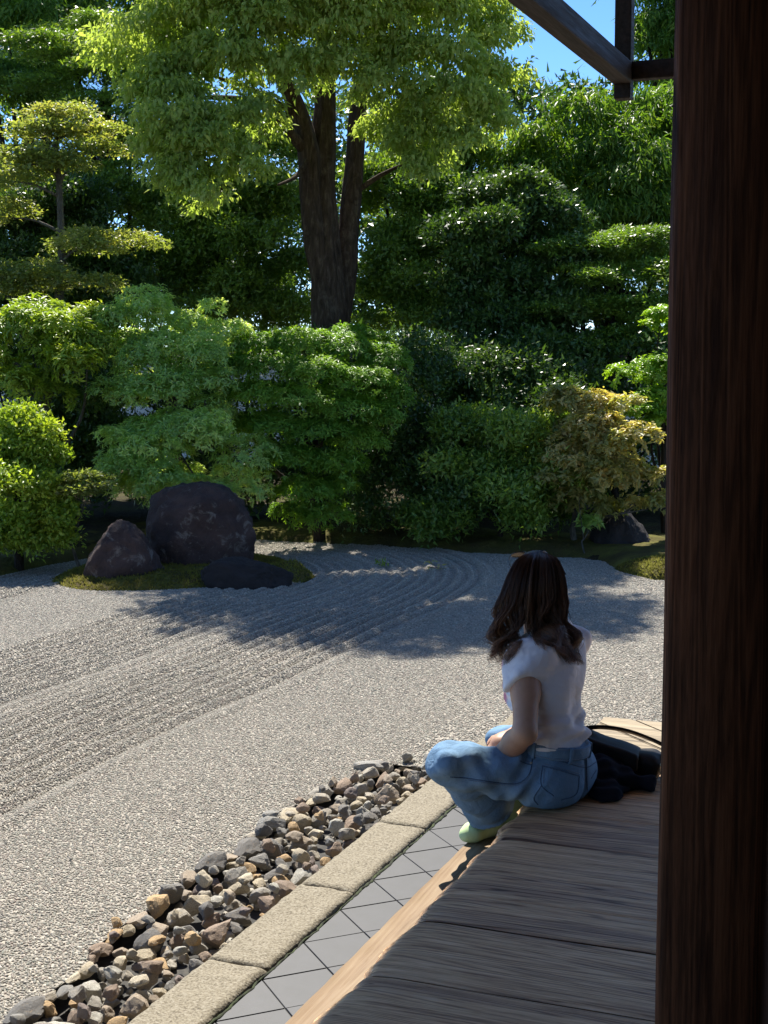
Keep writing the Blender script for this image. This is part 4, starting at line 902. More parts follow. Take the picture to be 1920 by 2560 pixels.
# ================================================================== THE SEATED PERSON
# --- small implicit-surface toolkit (surface nets)
def s_cone(P, a, b, ra, rb):
    a = np.asarray(a, float); b = np.asarray(b, float); ba = b-a
    h = np.clip(((P-a)@ba)/(ba@ba), 0, 1); q = P-a-h[..., None]*ba
    return np.sqrt((q*q).sum(-1))-(ra+(rb-ra)*h)
def s_ell(P, c, r, ax=None):
    q = P-np.asarray(c, float)
    if ax is not None: q = q@np.asarray(ax, float).T
    r = np.asarray(r, float); k0 = np.sqrt(((q/r)**2).sum(-1)); k1 = np.sqrt(((q/(r*r))**2).sum(-1))+1e-9
    return k0*(k0-1)/k1
def smin(a, b, k):
    h = np.clip(.5+.5*(b-a)/k, 0, 1); return b+(a-b)*h-k*h*(1-h)
def smax(a, b, k): return -smin(-a, -b, k)
def nets(f, lo, hi, step):
    lo = np.asarray(lo, float); hi = np.asarray(hi, float); n = np.ceil((hi-lo)/step).astype(int)+1
    ax = [lo[i]+step*np.arange(n[i]) for i in range(3)]
    G = np.stack(np.meshgrid(*ax, indexing='ij'), -1).astype(np.float32); D = f(G)
    s = D < 0
    cnt = np.zeros(n-1); acc = np.zeros((*(n-1), 3))
    offs = [(i, j, k) for i in (0, 1) for j in (0, 1) for k in (0, 1)]
    sl = lambda o: tuple(slice(o[i], n[i]-1+o[i]) for i in range(3))
    for a in offs:
        for d in range(3):
            if a[d]: continue
            b = list(a); b[d] = 1
            da, db = D[sl(a)], D[sl(b)]; x = (da < 0) != (db < 0)
            t = np.where(x, da/np.where(x, da-db, 1), 0)
            p = np.array(a, float)[None, None, None, :]*np.ones((*t.shape, 1)); p[..., d] += t
            cnt += x; acc += p*x[..., None]
    act = cnt > 0; idx = -np.ones(n-1, int); idx[act] = np.arange(act.sum())
    V = (np.argwhere(act)+acc[act]/cnt[act][:, None])*step+lo
    Fs = []
    for d in range(3):
        u, v = (d+1) % 3, (d+2) % 3
        m = [slice(None)]*3; m2 = [slice(None)]*3; m[d] = slice(0, n[d]-1); m2[d] = slice(1, n[d])
        for q in (u, v): m[q] = m2[q] = slice(1, n[q]-1)
        sa, sb = s[tuple(m)], s[tuple(m2)]; e = np.argwhere(sa != sb)
        if not len(e): continue
        sg = sa[tuple(e.T)]
        c = e.copy(); c[:, u] += 1; c[:, v] += 1
        q = []
        for du, dv in ((0, 0), (-1, 0), (-1, -1), (0, -1)):
            k = c.copy(); k[:, u] += du; k[:, v] += dv; q.append(idx[tuple(k.T)])
        q = np.stack(q, -1); q[~sg] = q[~sg][:, ::-1]; Fs.append(q)
    return V, np.concatenate(Fs)
def nets_obj(name, f, lo, hi, step, mat, parent, smooth_it=2):
    V, F = nets(f, lo, hi, step)
    me = mesh_np(name, V, F); bm = bmesh.new(); bm.from_mesh(me)
    for _ in range(smooth_it): bmesh.ops.smooth_vert(bm, verts=bm.verts, factor=.5, use_axis_x=True, use_axis_y=True, use_axis_z=True)
    bmesh.ops.recalc_face_normals(bm, faces=bm.faces)
    bm.to_mesh(me); bm.free()
    return link(name, me, mat, parent, True)

# --- materials
T = NT('skin_warm'); v = T.coord('Object'); n = T.noise(v, 30, 4)
M_SKIN = T.fin(T.ramp(n, [(.3, (.42, .245, .16)), (.7, (.48, .29, .195))]), .5, T.bump(T.noise(v, 320, 3), .08, .002), spec=.35, Subsurface_Weight=.08, Subsurface_Scale=.02)
T = NT('white_cotton'); v = T.coord('Object'); pk = T.n('Attribute', attribute_name='pink')
n = T.noise(v, 7, 4, .6, .6); wv = T.noise(v, 900, 2)
c = T.mix(pk.outputs['Fac'], T.ramp(n, [(.3, (.70, .68, .71)), (.7, (.78, .77, .79))]), (.62, .26, .33))
fo_ = T.noise(T.coord('Object', (1, 1, 2.2), (.5, .3, .2)), 9, 2, .45, 1.0); f2 = T.noise(T.coord('Object', (2.2, 2.2, 1), (-.6, .4, 0)), 12, 2, .45, .8)
M_SHIRT = T.fin(c, .85, T.bump(T.math('ADD', fo_, T.math('MULTIPLY', f2, .5)), .32, .03, T.bump(wv, .1, .001)), spec=.15)
T = NT('blue_denim'); v = T.coord('Object')
n1 = T.noise(v, 6, 5, .6, .4); n2 = T.noise(T.coord('Object', (1, 1, .25)), 420, 3, .6); n3 = T.noise(v, 60, 4, .7)
c = T.ramp(n1, [(.3, (0.062, 0.144, 0.244)), (.55, (0.125, 0.237, 0.366)), (.75, (0.237, 0.362, 0.488))])
c = T.mix(T.math('MULTIPLY', n2, .45), c, (0.325, 0.463, 0.634))
c = T.mix(T.ramp(n3, [(.55, (0, 0, 0)), (.75, (0.375, 0.375, 0.366))]), c, (0.037, 0.088, 0.195))
M_DENIM = T.fin(c, .88, T.bump(T.math('ADD', T.noise(T.coord('Object', (1, 1, 1.3), (.4, .2, .3)), 13, 3, .5, 1.0), .0), .45, .02, T.bump(T.math('ADD', n2, T.math('MULTIPLY', n3, .6)), .35, .0025)), spec=.15)
T = NT('dark_denim_seam'); v = T.coord('Object'); M_SEAM = T.fin(T.ramp(T.noise(v, 260, 3), [(.35, (.05, .095, .17)), (.7, (.11, .185, .29))]), .9)
T = NT('pale_stitch_thread'); v = T.coord('Object'); M_STITCH = T.fin(T.ramp(T.noise(v, 500, 2), [(.4, (.10, .17, .27)), (.6, (.26, .33, .42))]), .85)
T = NT('metal_rivet'); v = T.coord('Object'); M_METAL = T.fin(T.ramp(T.noise(v, 80), [(.3, (.45, .42, .36)), (.7, (.6, .56, .48))]), .35, Metallic=1.0)
T = NT('pale_green_knit'); v = T.coord('Object'); M_SOCK = T.fin(T.ramp(T.noise(v, 40, 4), [(.3, (.50, .66, .30)), (.7, (.60, .74, .40))]), .9, T.bump(T.noise(v, 500, 2), .3, .001))
T = NT('dark_brown_hair'); oi = T.n('Attribute', attribute_name='rnd'); v = T.coord('Object')
M_HAIR = T.fin(T.ramp(oi.outputs['Fac'], [(0, (.022, .012, .008)), (.35, (.085, .041, .022)), (.7, (.21, .105, .055)), (1, (.36, .19, .10))]), .38, spec=.5)
T = NT('black_leather'); v = T.coord('Object'); n = T.voro(v, 240)
M_LEATHER = T.fin(T.ramp(T.noise(v, 12, 4), [(.3, (.010, .009, .009)), (.7, (.022, .020, .020))]), .55, T.bump(n, .25, .0015), spec=.22)
T = NT('navy_black_cloth'); v = T.coord('Object'); M_CLOTH = T.fin(T.ramp(T.noise(v, 20, 4), [(.3, (.008, .009, .014)), (.7, (.016, .018, .028))]), .9, T.bump(T.noise(v, 400, 2), .2, .001), spec=.1)
T = NT('black_plastic'); v = T.coord('Object'); M_PLASTIC = T.fin(T.ramp(T.noise(v, 20), [(.3, (.010, .010, .010)), (.7, (.016, .015, .015))]), .25, spec=.5)

A = np.array
who = empty('person', (-1.08, 4.5, FL))
tag(who, 'person in white t-shirt and blue jeans seated on the veranda edge, seen from behind', 'person')
HIPL, HIPR = A([-1.195, 4.39, .505]), A([-1.175, 4.565, .505])
KNL, KNR = src(1122, 1908, d=4.57), src(1262, 1862, d=5.0)
ANL, ANR = A([-1.392, 4.452, .39]), A([-1.37, 4.70, .35])
PEL = (HIPL+HIPR)/2; WAI = src(1386, 1850, d=4.67); CHE = src(1368, 1700, d=4.72)
SHL, SHR = A([-1.262, 4.440, .895]), A([-1.195, 4.750, .895])
NEK, HED = A([-1.258, 4.598, .955]), A([-1.288, 4.635, 1.098])
ELL = src(1313, 1832, d=4.50); WRL = src(1240, 1897, d=4.67)
ELR, WRR = A([-1.25, 4.83, .66]), A([-1.36, 4.64, .575])
ft = A([-.975, .22, 0]); ft /= np.linalg.norm(ft); lt = A([-ft[1], ft[0], 0.])            # torso facing / left
hf = A([-.62, .78, -.05]); hf /= np.linalg.norm(hf); hl = A([-hf[1], hf[0], 0.]); hl /= np.linalg.norm(hl)   # head facing
HAX = np.stack([hl, hf, np.cross(hl, hf)])
def tor(P, a, b, ra, rb, fl=1.42):
    """elliptic tapered trunk piece, flattened front to back"""
    a = A(a, float); q = P-a; u = q@lt; f = (q@ft)*fl; z = q[..., 2]
    L2 = np.stack([u, f, z], -1); bb = A([(b-a)@lt, ((b-a)@ft)*fl, (b-a)[2]])
    return s_cone(L2, A([0., 0, 0]), bb, ra, rb)/1.15
def torso_sdf(P):
    d = tor(P, PEL+A([0, 0, .03]), WAI+A([0, 0, .0]), .115, .108, 1.25)
    d = smin(d, tor(P, WAI, CHE, .102, .134), .05)
    d = smin(d, tor(P, CHE, (SHL+SHR)/2-A([0, 0, .035])-ft*.012, .134, .128), .05)
    d = smin(d, s_cone(P, SHL-lt*.03-A([0, 0, .004]), SHR+lt*.03-A([0, 0, .004]), .052, .052), .05)
    for s in (1, -1): d = smin(d, s_ell(P, CHE+ft*.058+lt*.060*s-A([0, 0, .012]), (.056, .054, .056)), .05)
    return d
# --- skin: one continuous body (head, neck, trunk, arms, hands, shins and feet)
def hand(P, wr, palm, fing, side, r=.0105):
    """palm plus five separate bent fingers. palm: direction, fing: direction the fingers curl to, side: across, thumb side positive"""
    c = wr+palm*.045; d = s_cone(P, wr, c+palm*.035, .026, .033)
    d = smin(d, s_ell(P, c+palm*.012, (.042, .042, .030)), .02)
    for k, (o, l) in enumerate(((.028, .072), (.010, .080), (-.009, .074), (-.027, .058))):
        b = c+palm*.040+side*o; m = b+palm*l*.5+fing*.008; e = m+(palm*.35+fing*.9)*l*.5
        d = smin(d, s_cone(P, b, m, r, r*.92), .006); d = smin(d, s_cone(P, m, e, r*.92, r*.75), .004)
    t0 = wr+palm*.02+side*.03; t1 = t0+side*.025+palm*.03; t2 = t1+palm*.03+fing*.01
    d = smin(d, s_cone(P, t0, t1, .013, .0115), .01); d = smin(d, s_cone(P, t1, t2, .0115, .009), .004)
    return d
hp_l = A([-.55, .75, -.22]); hp_l /= np.linalg.norm(hp_l); hs_l = np.cross(hp_l, A([0, 0, 1.])); hs_l /= np.linalg.norm(hs_l)
hp_r = A([-.35, -.85, -.25]); hp_r /= np.linalg.norm(hp_r); hs_r = -np.cross(hp_r, A([0, 0, 1.])); hs_r /= np.linalg.norm(hs_r)
dn = A([0, 0, -1.])
def head_sdf(P):
    q = HED
    d = s_ell(P, q, (.073, .092, .100), HAX)
    d = smin(d, s_ell(P, q+hf*.028-A([0, 0, .062]), (.052, .058, .060), HAX), .045)      # jaw
    d = smin(d, s_cone(P, q+hf*.088-A([0, 0, .005]), q+hf*.106-A([0, 0, .032]), .007, .012), .012)   # nose
    for s in (1, -1):
        d = smin(d, s_ell(P, q+hl*.074*s-hf*.008-A([0, 0, .018]), (.009, .020, .030), HAX), .008)     # ears
        d = smax(d, -s_ell(P, q+hf*.096+hl*.031*s+A([0, 0, .002]), (.016, .012, .009), HAX), .010)  # eye sockets
    d = smin(d, s_cone(P, q+hf*.083+hl*.018-A([0, 0, .068]), q+hf*.083-hl*.018-A([0, 0, .068]), .0065, .0065), .008)
    return d
def body_sdf(P):
    d = torso_sdf(P)+.018
    d = smin(d, s_cone(P, NEK-A([0, 0, .04]), HED-A([0, 0, .05])-hf*.01, .056, .050), .035)
    d = smin(d, head_sdf(P), .02)
    mid = (SHL+ELL)/2+lt*.004
    d = smin(d, s_cone(P, SHL-A([0, 0, .01])+lt*.012, mid, .052, .0445), .03); d = smin(d, s_cone(P, mid, ELL, .0445, .037), .02)
    d = smin(d, s_cone(P, ELL, ELL+(WRL-ELL)*.35, .038, .038), .015); d = smin(d, s_cone(P, ELL+(WRL-ELL)*.35, WRL, .038, .025), .02)
    d = smin(d, s_cone(P, SHR-A([0, 0, .01]), ELR, .05, .036), .03); d = smin(d, s_cone(P, ELR, WRR, .037, .024), .02)
    d = smin(d, hand(P, WRL, hp_l, dn*.8+hp_l*.3, -hs_l), .012); d = smin(d, hand(P, WRR, hp_r, dn*.8, -hs_r), .012)
    for h_, k_, a_ in ((HIPL, KNL, ANL), (HIPR, KNR, ANR)):
        d = smin(d, s_cone(P, h_, k_, .075, .05), .03); d = smin(d, s_cone(P, k_, a_, .048, .034), .02)
    return d
body = nets_obj('body', body_sdf, (-1.60, 4.05, .26), (-.9, 4.97, 1.24), .0075, M_SKIN, who, 2)
for s in (1, -1):
    e = HED+hf*.084+hl*.031*s+A([0, 0, .002]); bm = bmesh.new(); bmesh.ops.create_uvsphere(bm, u_segments=14, v_segments=10, radius=.0115)
    bmesh.ops.translate(bm, verts=bm.verts, vec=Vector(e)); bm_obj('eye', bm, M_PLASTIC, who, True)

# --- t-shirt
WAX = A([.10, .06, 1.0]); WAX /= np.linalg.norm(WAX)
def folds(P, f):
    return f
def shirt_sdf(P):
    d = torso_sdf(P)-.004
    dr = (SHL-ELL)/np.linalg.norm(SHL-ELL)
    slv = s_cone(P, SHL-A([0, 0, .006])+lt*.008, ELL, .063, .062)
    cut = -((P-(SHL-dr*.108))@(dr*.86+ft*.42+A([0, 0, .1])))          # slanted cap sleeve
    slv = smax(slv, cut, .006)
    dr2 = (SHR-ELR)/np.linalg.norm(SHR-ELR)
    slr = smax(s_cone(P, SHR-A([0, 0, .006]), ELR, .062, .060), -((P-(SHR-dr2*.10))@dr2), .006)
    d = smin(smin(d, slv, .03), slr, .03)
    z = P[..., 2]; u = (P-CHE)@lt; f = (P-CHE)@ft
    # soft folds: gathers at the waist, drag lines from the armpit, looser back
    g = np.exp(-((z-(WAI[2]+.035))/.055)**2)
    d = d-g*(.011*np.sin(z*135+u*16+f*22+2*np.sin(u*20))+.010*np.sin(z*82-u*30+f*12)) - .003*g+.5*np.clip(WAI[2]+.012-z, 0, .03)
    a = np.exp(-(((P-(SHL-A([0, 0, .115])-lt*.012))**2).sum(-1))/.008)
    d = d-a*.011*np.sin(((P-SHL)@(A([.4, .1, .9])))*165+u*45)
    d = d-.007*np.sin(z*42+u*17+1.5*np.sin(f*24))*np.clip((z-.62)*6, 0, 1)-.005*np.sin(u*52+z*30+np.sin(z*30))
    d = smax(d, (WAI[2]-.022)-z, .004)                                   # tucked at the waist
    d = smax(d, -(s_cone(P, NEK-ft*.002-A([0, 0, .012])+A([0, 0, .02])*0, HED, .060, .075)), .006)    # neck opening
    return d
shirt = nets_obj('t_shirt', shirt_sdf, (-1.50, 4.22, .54), (-.98, 4.98, 1.02), .0062, M_SHIRT, who, 2)
co = np.empty(len(shirt.data.vertices)*3); shirt.data.vertices.foreach_get('co', co); co = co.reshape(-1, 3)
pink = np.clip((((co-CHE)@ft)-.088)*90, 0, 1)*np.clip((.885-co[:, 2])*60, 0, 1)*np.clip((co[:, 2]-.70)*40, 0, 1); vattr(shirt.data, 'pink', pink)

# --- jeans
def leg_sdf(P, h, k, a, s):
    kd = (k-h)/np.linalg.norm(k-h); sd_ = (a-k)/np.linalg.norm(a-k)
    th = s_cone(P, h, k, .082, .064); th = smin(th, s_cone(P, h+(k-h)*.35, h+(k-h)*.7, .076, .070), .03)
    tz = ((P-h)@kd); w1 = np.clip(1-tz/.18, 0, 1)*np.clip(tz/.03+.6, 0, 1)
    az = P[..., 2]; sidew = (P-h)@np.cross(kd, A([0, 0, 1.]))
    th = th-.011*w1*np.sin(tz*95+sidew*28+az*40)-.006*np.sin(tz*34+az*48+s)*np.clip(tz/.1, 0, 1)-.004*np.sin(tz*75-az*60+sidew*20)*np.clip(tz/.2, 0, 1)
    e = a+sd_*.015
    sh = s_cone(P, k, a, .062, .078); sh = smin(sh, s_cone(P, a, e, .084, .096), .02)
    sz = (P-k)@sd_; L = np.linalg.norm(e-k)
    sh = sh-.008*np.sin(sz*52+sidew*34+1.0)*np.clip(1.2-sz/.25, 0, 1)-.006*np.sin(sidew*62+sz*14)
    sh = smax(sh, sz-L+.004*np.sin(sidew*40), .004)
    # crease behind the knee
    return smin(th, sh, .018)
def pelvis_sdf(P):
    d = s_ell(P, PEL+A([.012, -.005, .0]), (.100, .152, .100), np.stack([ft, lt, A([0, 0, 1.])]))
    d = smin(d, tor(P, PEL, WAI+A([0, 0, .0]), .135, .116, 1.16), .05)
    for h in (HIPL, HIPR): d = smin(d, s_ell(P, h+A([.022, -.0, -.004]), (.090, .088, .084)), .05)
    return d
def jeans_sdf(P):
    d = pelvis_sdf(P)
    z = P[..., 2]
    # seam valley down the back
    c = (P-PEL)@lt; back = np.clip(-((P-PEL)@ft)*12, 0, 1); d = d+.010*np.exp(-(c/.012)**2)*back
    d = smax(d, (P-(WAI-A([0, 0, .004])))@WAX, .004)
    la = leg_sdf(P, HIPL, KNL, ANL, 0.); lb_ = leg_sdf(P, HIPR, KNR, ANR, 2.)
    d = smin(smin(d, la, .035), lb_, .035)
    flat = np.where(P[..., 0] > -1.29, (FL+.004)-z, -1.0)
    return smax(d, flat, .012)
jeans = nets_obj('jeans', jeans_sdf, (-1.64, 4.0, .24), (-.92, 4.95, .72), .0062, M_DENIM, who, 1)

def bvh_of(*obs):
    V = []; F = []; n0 = 0
    for o in obs:
        me = o.data; n_ = len(me.vertices); c = np.empty(n_*3, np.float32); me.vertices.foreach_get('co', c); c = c.reshape(-1, 3)
        V += [tuple(p) for p in c]; F += [tuple(q+n0 for q in p.vertices) for p in me.polygons]; n0 += n_
    return BVHTree.FromPolygons(V, F)
JB = bvh_of(jeans)
def on_surface(pts, bvh, n=40, lift=.0012):
    """drape a curve given by photo pixels (1920 wide) onto a surface"""
    C = spline([(x, y, 0) for x, y in pts], n); out = []
    for x, y, _ in C:
        v_ = FO+RI*(x-960)/FPX-UP*(y-1280)/FPX; h = bvh.ray_cast(Vector(CAM), Vector(v_).normalized())
        if h[0] is not None: out.append(A(h[0])+A(h[1])*lift)
    return np.array(out)
def seam(nm, pts, r, mat, n=40, lift=.001, dashed=False):
    P = on_surface(pts, JB, n, lift)
    if len(P) < 4: return
    keep = [0]
    for i in range(1, len(P)):
        if np.linalg.norm(P[i]-P[keep[-1]]) < .06: keep.append(i)
    P = P[keep]
    if len(P) > 3: tube(nm, P, r, mat, jeans, 6)
def band(nm, top, bot, thick, mat, n=60):
    """flat strip lying on the jeans between two draped curves"""
    P = on_surface(top, JB, n, .0025); Q = on_surface(bot, JB, n, .0025); m = min(len(P), len(Q))
    if m < 4: return
    P, Q = P[:m], Q[:m]; V = np.vstack([P, Q]); F = np.array([(i, i+1, m+i+1, m+i) for i in range(m-1)])
    me = mesh_np(nm, V, F); o = link(nm, me, mat, jeans, True); md = o.modifiers.new('t', 'SOLIDIFY'); md.thickness = thick; md.offset = 0; return o

# waistband as a real ring round the waist
th_ = np.linspace(0, 2*np.pi, 72, endpoint=False)
def ring_pt(t, up_, out):
    c = WAI-A([0, 0, .004]); bx, by = .117+out, .117/1.16+out
    p = c+lt*np.cos(t)*bx+ft*np.sin(t)*by; p = p+A([0, 0, 1.])*(-((p-c)@WAX)/WAX[2]); return p+WAX*up_
prof = [(-.034, .005), (-.030, .0085), (.004, .0095), (.009, .006), (.009, .001), (-.03, -.002)]
WV = np.array([[ring_pt(t, u_, o_+.004*np.clip(-np.sin(t), 0, 1)) for u_, o_ in prof] for t in th_]).reshape(-1, 3)
i_ = np.arange(72); WF = []
for k in range(len(prof)):
    k2 = (k+1) % len(prof); WF.append(np.stack([i_*6+k, ((i_+1) % 72)*6+k, ((i_+1) % 72)*6+k2, i_*6+k2], -1))
wb_ = link('waistband', mesh_np('waistband', WV, np.concatenate(WF)), M_DENIM, jeans, True)
for u_ in (.004, -.028):
    tube('waist_stitch', np.array([ring_pt(t, u_, .0098+.004*np.clip(-np.sin(t), 0, 1)) for t in np.linspace(0, 2*np.pi, 90)]), .0011, M_STITCH, jeans, 5)
for t in (.05, -1.02, -2.1, -3.2):      # belt loops
    P = np.array([ring_pt(t, u_, o_+.004*np.clip(-np.sin(t), 0, 1)) for u_, o_ in ((.011, .006), (.008, .013), (-.01, .0145), (-.036, .0135), (-.042, .008))])
    w_ = np.cross(P[2]-P[1], P[2]-(WAI)); w_ /= np.linalg.norm(w_)
    V = np.vstack([P+w_*.0062, P-w_*.0062]); m = len(P)
    o = link('belt_loop', mesh_np('belt_loop', V, np.array([(i, i+1, m+i+1, m+i) for i in range(m-1)])), M_DENIM, jeans); md = o.modifiers.new('t', 'SOLIDIFY'); md.thickness = .003
# pockets, yoke, side seam, hems
seam('pocket_edge', [(1356, 1915), (1448, 1940)], .0019, M_SEAM); seam('pocket_stitch', [(1358, 1910), (1448, 1934)], .0011, M_STITCH)
seam('pocket_edge', [(1356, 1914), (1353, 1962), (1384, 1990)], .0016, M_SEAM); seam('pocket_edge', [(1448, 1940), (1440, 1985), (1402, 2000)], .0016, M_SEAM)
seam('pocket_stitch', [(1361, 1918), (1358, 1960)], .0010, M_STITCH)
seam('pocket_edge', [(1478, 1945), (1490, 1925)], .0016, M_SEAM)
seam('yoke_seam', [(1345, 1888), (1400, 1903), (1462, 1918), (1490, 1905)], .0018, M_SEAM); seam('yoke_stitch', [(1345, 1884), (1400, 1899), (1462, 1914)], .0010, M_STITCH)
seam('centre_seam', [(1465, 1870), (1466, 1920), (1468, 1975)], .0018, M_SEAM)
seam('side_seam', [(1332, 1895), (1325, 1930), (1310, 1950), (1285, 1960), (1230, 1955), (1170, 1946), (1125, 1942)], .0017, M_SEAM, 60)
seam('side_stitch', [(1325, 1933), (1312, 1954), (1285, 1964), (1230, 1959), (1170, 1950)], .0010, M_STITCH, 50)
seam('side_seam', [(1353, 1965), (1335, 1995), (1345, 2012)], .0016, M_SEAM)
seam('pocket_stitch', [(1300, 1897), (1318, 1905), (1328, 1908)], .0011, M_STITCH); seam('pocket_edge', [(1298, 1902), (1316, 1910), (1327, 1913)], .0016, M_SEAM)
P = on_surface([(1328, 1908), (1328.5, 1908.5)], JB, 2, .001)
if len(P):
    bm = bmesh.new(); bmesh.ops.create_uvsphere(bm, u_segments=10, v_segments=6, radius=.0045); bmesh.ops.translate(bm, verts=bm.verts, vec=Vector(P[0])); bm_obj('rivet', bm, M_METAL, jeans, True)

# --- socks with feet inside, standing on the pale step board
def foot_sdf(P, an, toe, z0):
    an = A(an, float); toe = A(toe, float); d_ = toe-an; d_[2] = 0; L = np.linalg.norm(d_); d_ /= L
    heel = an-d_*.03; heel[2] = z0+.036; ball = toe-d_*.035; ball[2] = z0+.030; tip = toe-d_*.012; tip[2] = z0+.024
    d = s_cone(P, an, an+A([0, 0, .05]), .036, .038); d = smin(d, s_cone(P, heel, an-A([0, 0, .02]), .033, .036), .02)
    inst = (an+ball)/2; inst[2] = z0+.048
    d = smin(d, s_cone(P, an-A([0, 0, .01]), inst, .034, .033), .02); d = smin(d, s_cone(P, inst, ball, .034, .031), .02)
    sd_ = np.cross(d_, A([0, 0, 1.]))
    d = smin(d, s_cone(P, heel, ball, .030, .030), .02)
    d = smin(d, s_cone(P, ball-sd_*.012, tip-sd_*.004, .027, .021), .015); d = smin(d, s_cone(P, ball+sd_*.012, tip+sd_*.012, .025, .019), .015)
    return smax(d+.002*np.sin(((P-an)@d_)*140)*np.clip((P[..., 2]-z0-.06)*30, 0, 1), (z0+.001)-P[..., 2], .006)
for an, toe in ((A([-1.352, 4.600, .315]), A([-1.466, 4.418, .25])), (A([-1.355, 4.735, .315]), A([-1.47, 4.80, .25]))):
    nets_obj('sock', lambda P: foot_sdf(P, an, toe, .2505), (-1.54, 4.36, .24), (-1.26, 4.90, .40), .005, M_SOCK, who, 2)

# --- hair: cap plus long wavy strands
VR, VV = A([.966, .258, 0]), A([-.258, .966, 0])       # across / away, as the head is seen from the hall
def cap_sdf(P):
    d = s_ell(P, HED+A([0, 0, .006])-hf*.006, (.086, .104, .110), HAX)
    d = smax(d, ((P-(HED+hf*.050))@(hf*.93-A([0, 0, .36]))), .01)
    d = smin(d, s_ell(P, HED-hf*.045-A([0, 0, .075]), (.062, .040, .075), HAX), .04)
    th = np.arctan2((P-HED)@hl, -((P-HED)@hf)); return d-.0025*np.sin(th*34)
nets_obj('hair_cap', cap_sdf, (-1.46, 4.46, .92), (-1.12, 4.80, 1.25), .006, M_HAIR, who, 1)
HB = bvh_of(shirt, body)
pxm = 4.80/FPX
def hp(x, y, w):
    """photo pixel -> point near the head, w metres nearer (-) or farther (+) than the head centre plane"""
    return src(x, y, d=4.80+w)
GA = [(1345, 1382), (1300, 1393), (1276, 1424), (1257, 1468), (1244, 1507), (1230, 1542), (1231, 1575), (1228, 1600), (1238, 1630), (1236, 1662)]      # left outline
GB_ = [(1345, 1380), (1335, 1395), (1326, 1430), (1320, 1470), (1316, 1510), (1309, 1550), (1298, 1584), (1284, 1606), (1276, 1635), (1262, 1668)]    # inner edge of the front lock
GC = [(1347, 1380), (1338, 1395), (1330, 1430), (1325, 1470), (1320, 1510), (1318, 1548), (1338, 1580), (1368, 1608), (1404, 1632), (1440, 1664)]     # inner edge of the back lock
GD = [(1352, 1380), (1392, 1397), (1408, 1428), (1416, 1462), (1419, 1500), (1414, 1535), (1430, 1562), (1442, 1588), (1440, 1625), (1462, 1668)]     # right outline
WA = [-.00, -.035, -.06, -.065, -.065, -.065, -.07, -.075, -.08, -.08]; WBk = [0, -.05, -.095, -.105, -.10, -.09, -.085, -.08, -.08, -.08]
def strand_set(seed, n, g0, g1, w0, w1, push, wav):
    R = np.random.default_rng(seed); V = []; F = []; val = []; n0 = 0
    g0, g1 = A(g0, float), A(g1, float); ns = 26
    for k in range(n):
        t = R.beta(.9, .9); lay = R.random(); cl = math.floor(t*9)/9+.06; t2 = t+(cl-t)*.75*R.uniform(.3, 1.1)+R.normal()*.03          # lower ends gather into locks
        ln = R.uniform(.88, 1.0) if R.random() < .7 else R.uniform(.5, .85)
        C = []
        for i in range(10):
            tt = t if i < 5 else t+(t2-t)*((i-4)/5)
            p = g0[i]+(g1[i]-g0[i])*tt; bul = 4*tt*(1-tt) if i < 6 else .4
            wv = w0[i]+(w1[i]-w0[i])*tt-.022*bul*(i > 0)+lay*push*min(1, i/2)
            C.append(hp(p[0], p[1], wv))
        S = spline(C, 60)[:max(14, int(60*ln))]; S = S[np.linspace(0, len(S)-1, ns).astype(int)]
        s = np.linspace(0, ln, ns); amp = wav*np.clip((s-.38)/.45, 0, 1)**.8*R.uniform(.6, 1.35)
        ph = cl*9+R.normal()*.5; S = S+VR*(amp*np.sin(s*23+ph))[:, None]+VV*(amp*.8*np.cos(s*21+ph*1.3))[:, None]+R.normal(size=3)*.0015
        r = R.uniform(.0006, .0013)*np.interp(s, [0, .1, .7, 1.0], [.7, 1, .9, .25])
        # keep it outside the shirt and body
        for i in range(6, ns):
            dv = S[i]-CAM; L = np.linalg.norm(dv); h = HB.ray_cast(Vector(CAM), Vector(dv/L))
            if h[0] is not None and h[3] < L+.006: S[i] = CAM+dv/L*(h[3]-.004-.010*lay)
        v_, f_ = tube_np(S, r, 3, cap=False); V.append(v_); F.append(f_+n0); n0 += len(v_)
        base = np.clip(.18+.34*R.random()+.25*(cl*7 % 1.0), 0, 1)
        val.append(np.tile(np.clip(base*np.interp(s, [0, .3, .7, 1], [.5, .7, 1.0, 1.35]), 0, 1), 3))
    me = mesh_np('hair', np.vstack(V), np.vstack(F)); vattr(me, 'rnd', np.concatenate(val)); return me
capv = [c for c in who.children if c.name.startswith('hair_cap')][0]; vattr(capv.data, 'rnd', np.full(len(capv.data.vertices), .12))
link('hair', strand_set(1, 620, GA, GB_, WA, WBk, .10, .023), M_HAIR, who, True)
link('hair', strand_set(2, 760, GC, GD, WBk, [0, -.035, -.055, -.055, -.05, -.05, -.06, -.07, -.08, -.08], .10, .019), M_HAIR, who, True)
# a few loose ends in the gap at the neck
link('hair', strand_set(5, 46, [(1340, 1382), (1332, 1400), (1326, 1435), (1320, 1475), (1316, 1515), (1313, 1548), (1318, 1572), (1328, 1592), (1340, 1608), (1356, 1622)],
     [(1343, 1382), (1336, 1400), (1330, 1435), (1328, 1475), (1328, 1515), (1330, 1550), (1338, 1575), (1350, 1598), (1362, 1618), (1372, 1634)], WBk, WBk, .02, .006), M_HAIR, who, True)

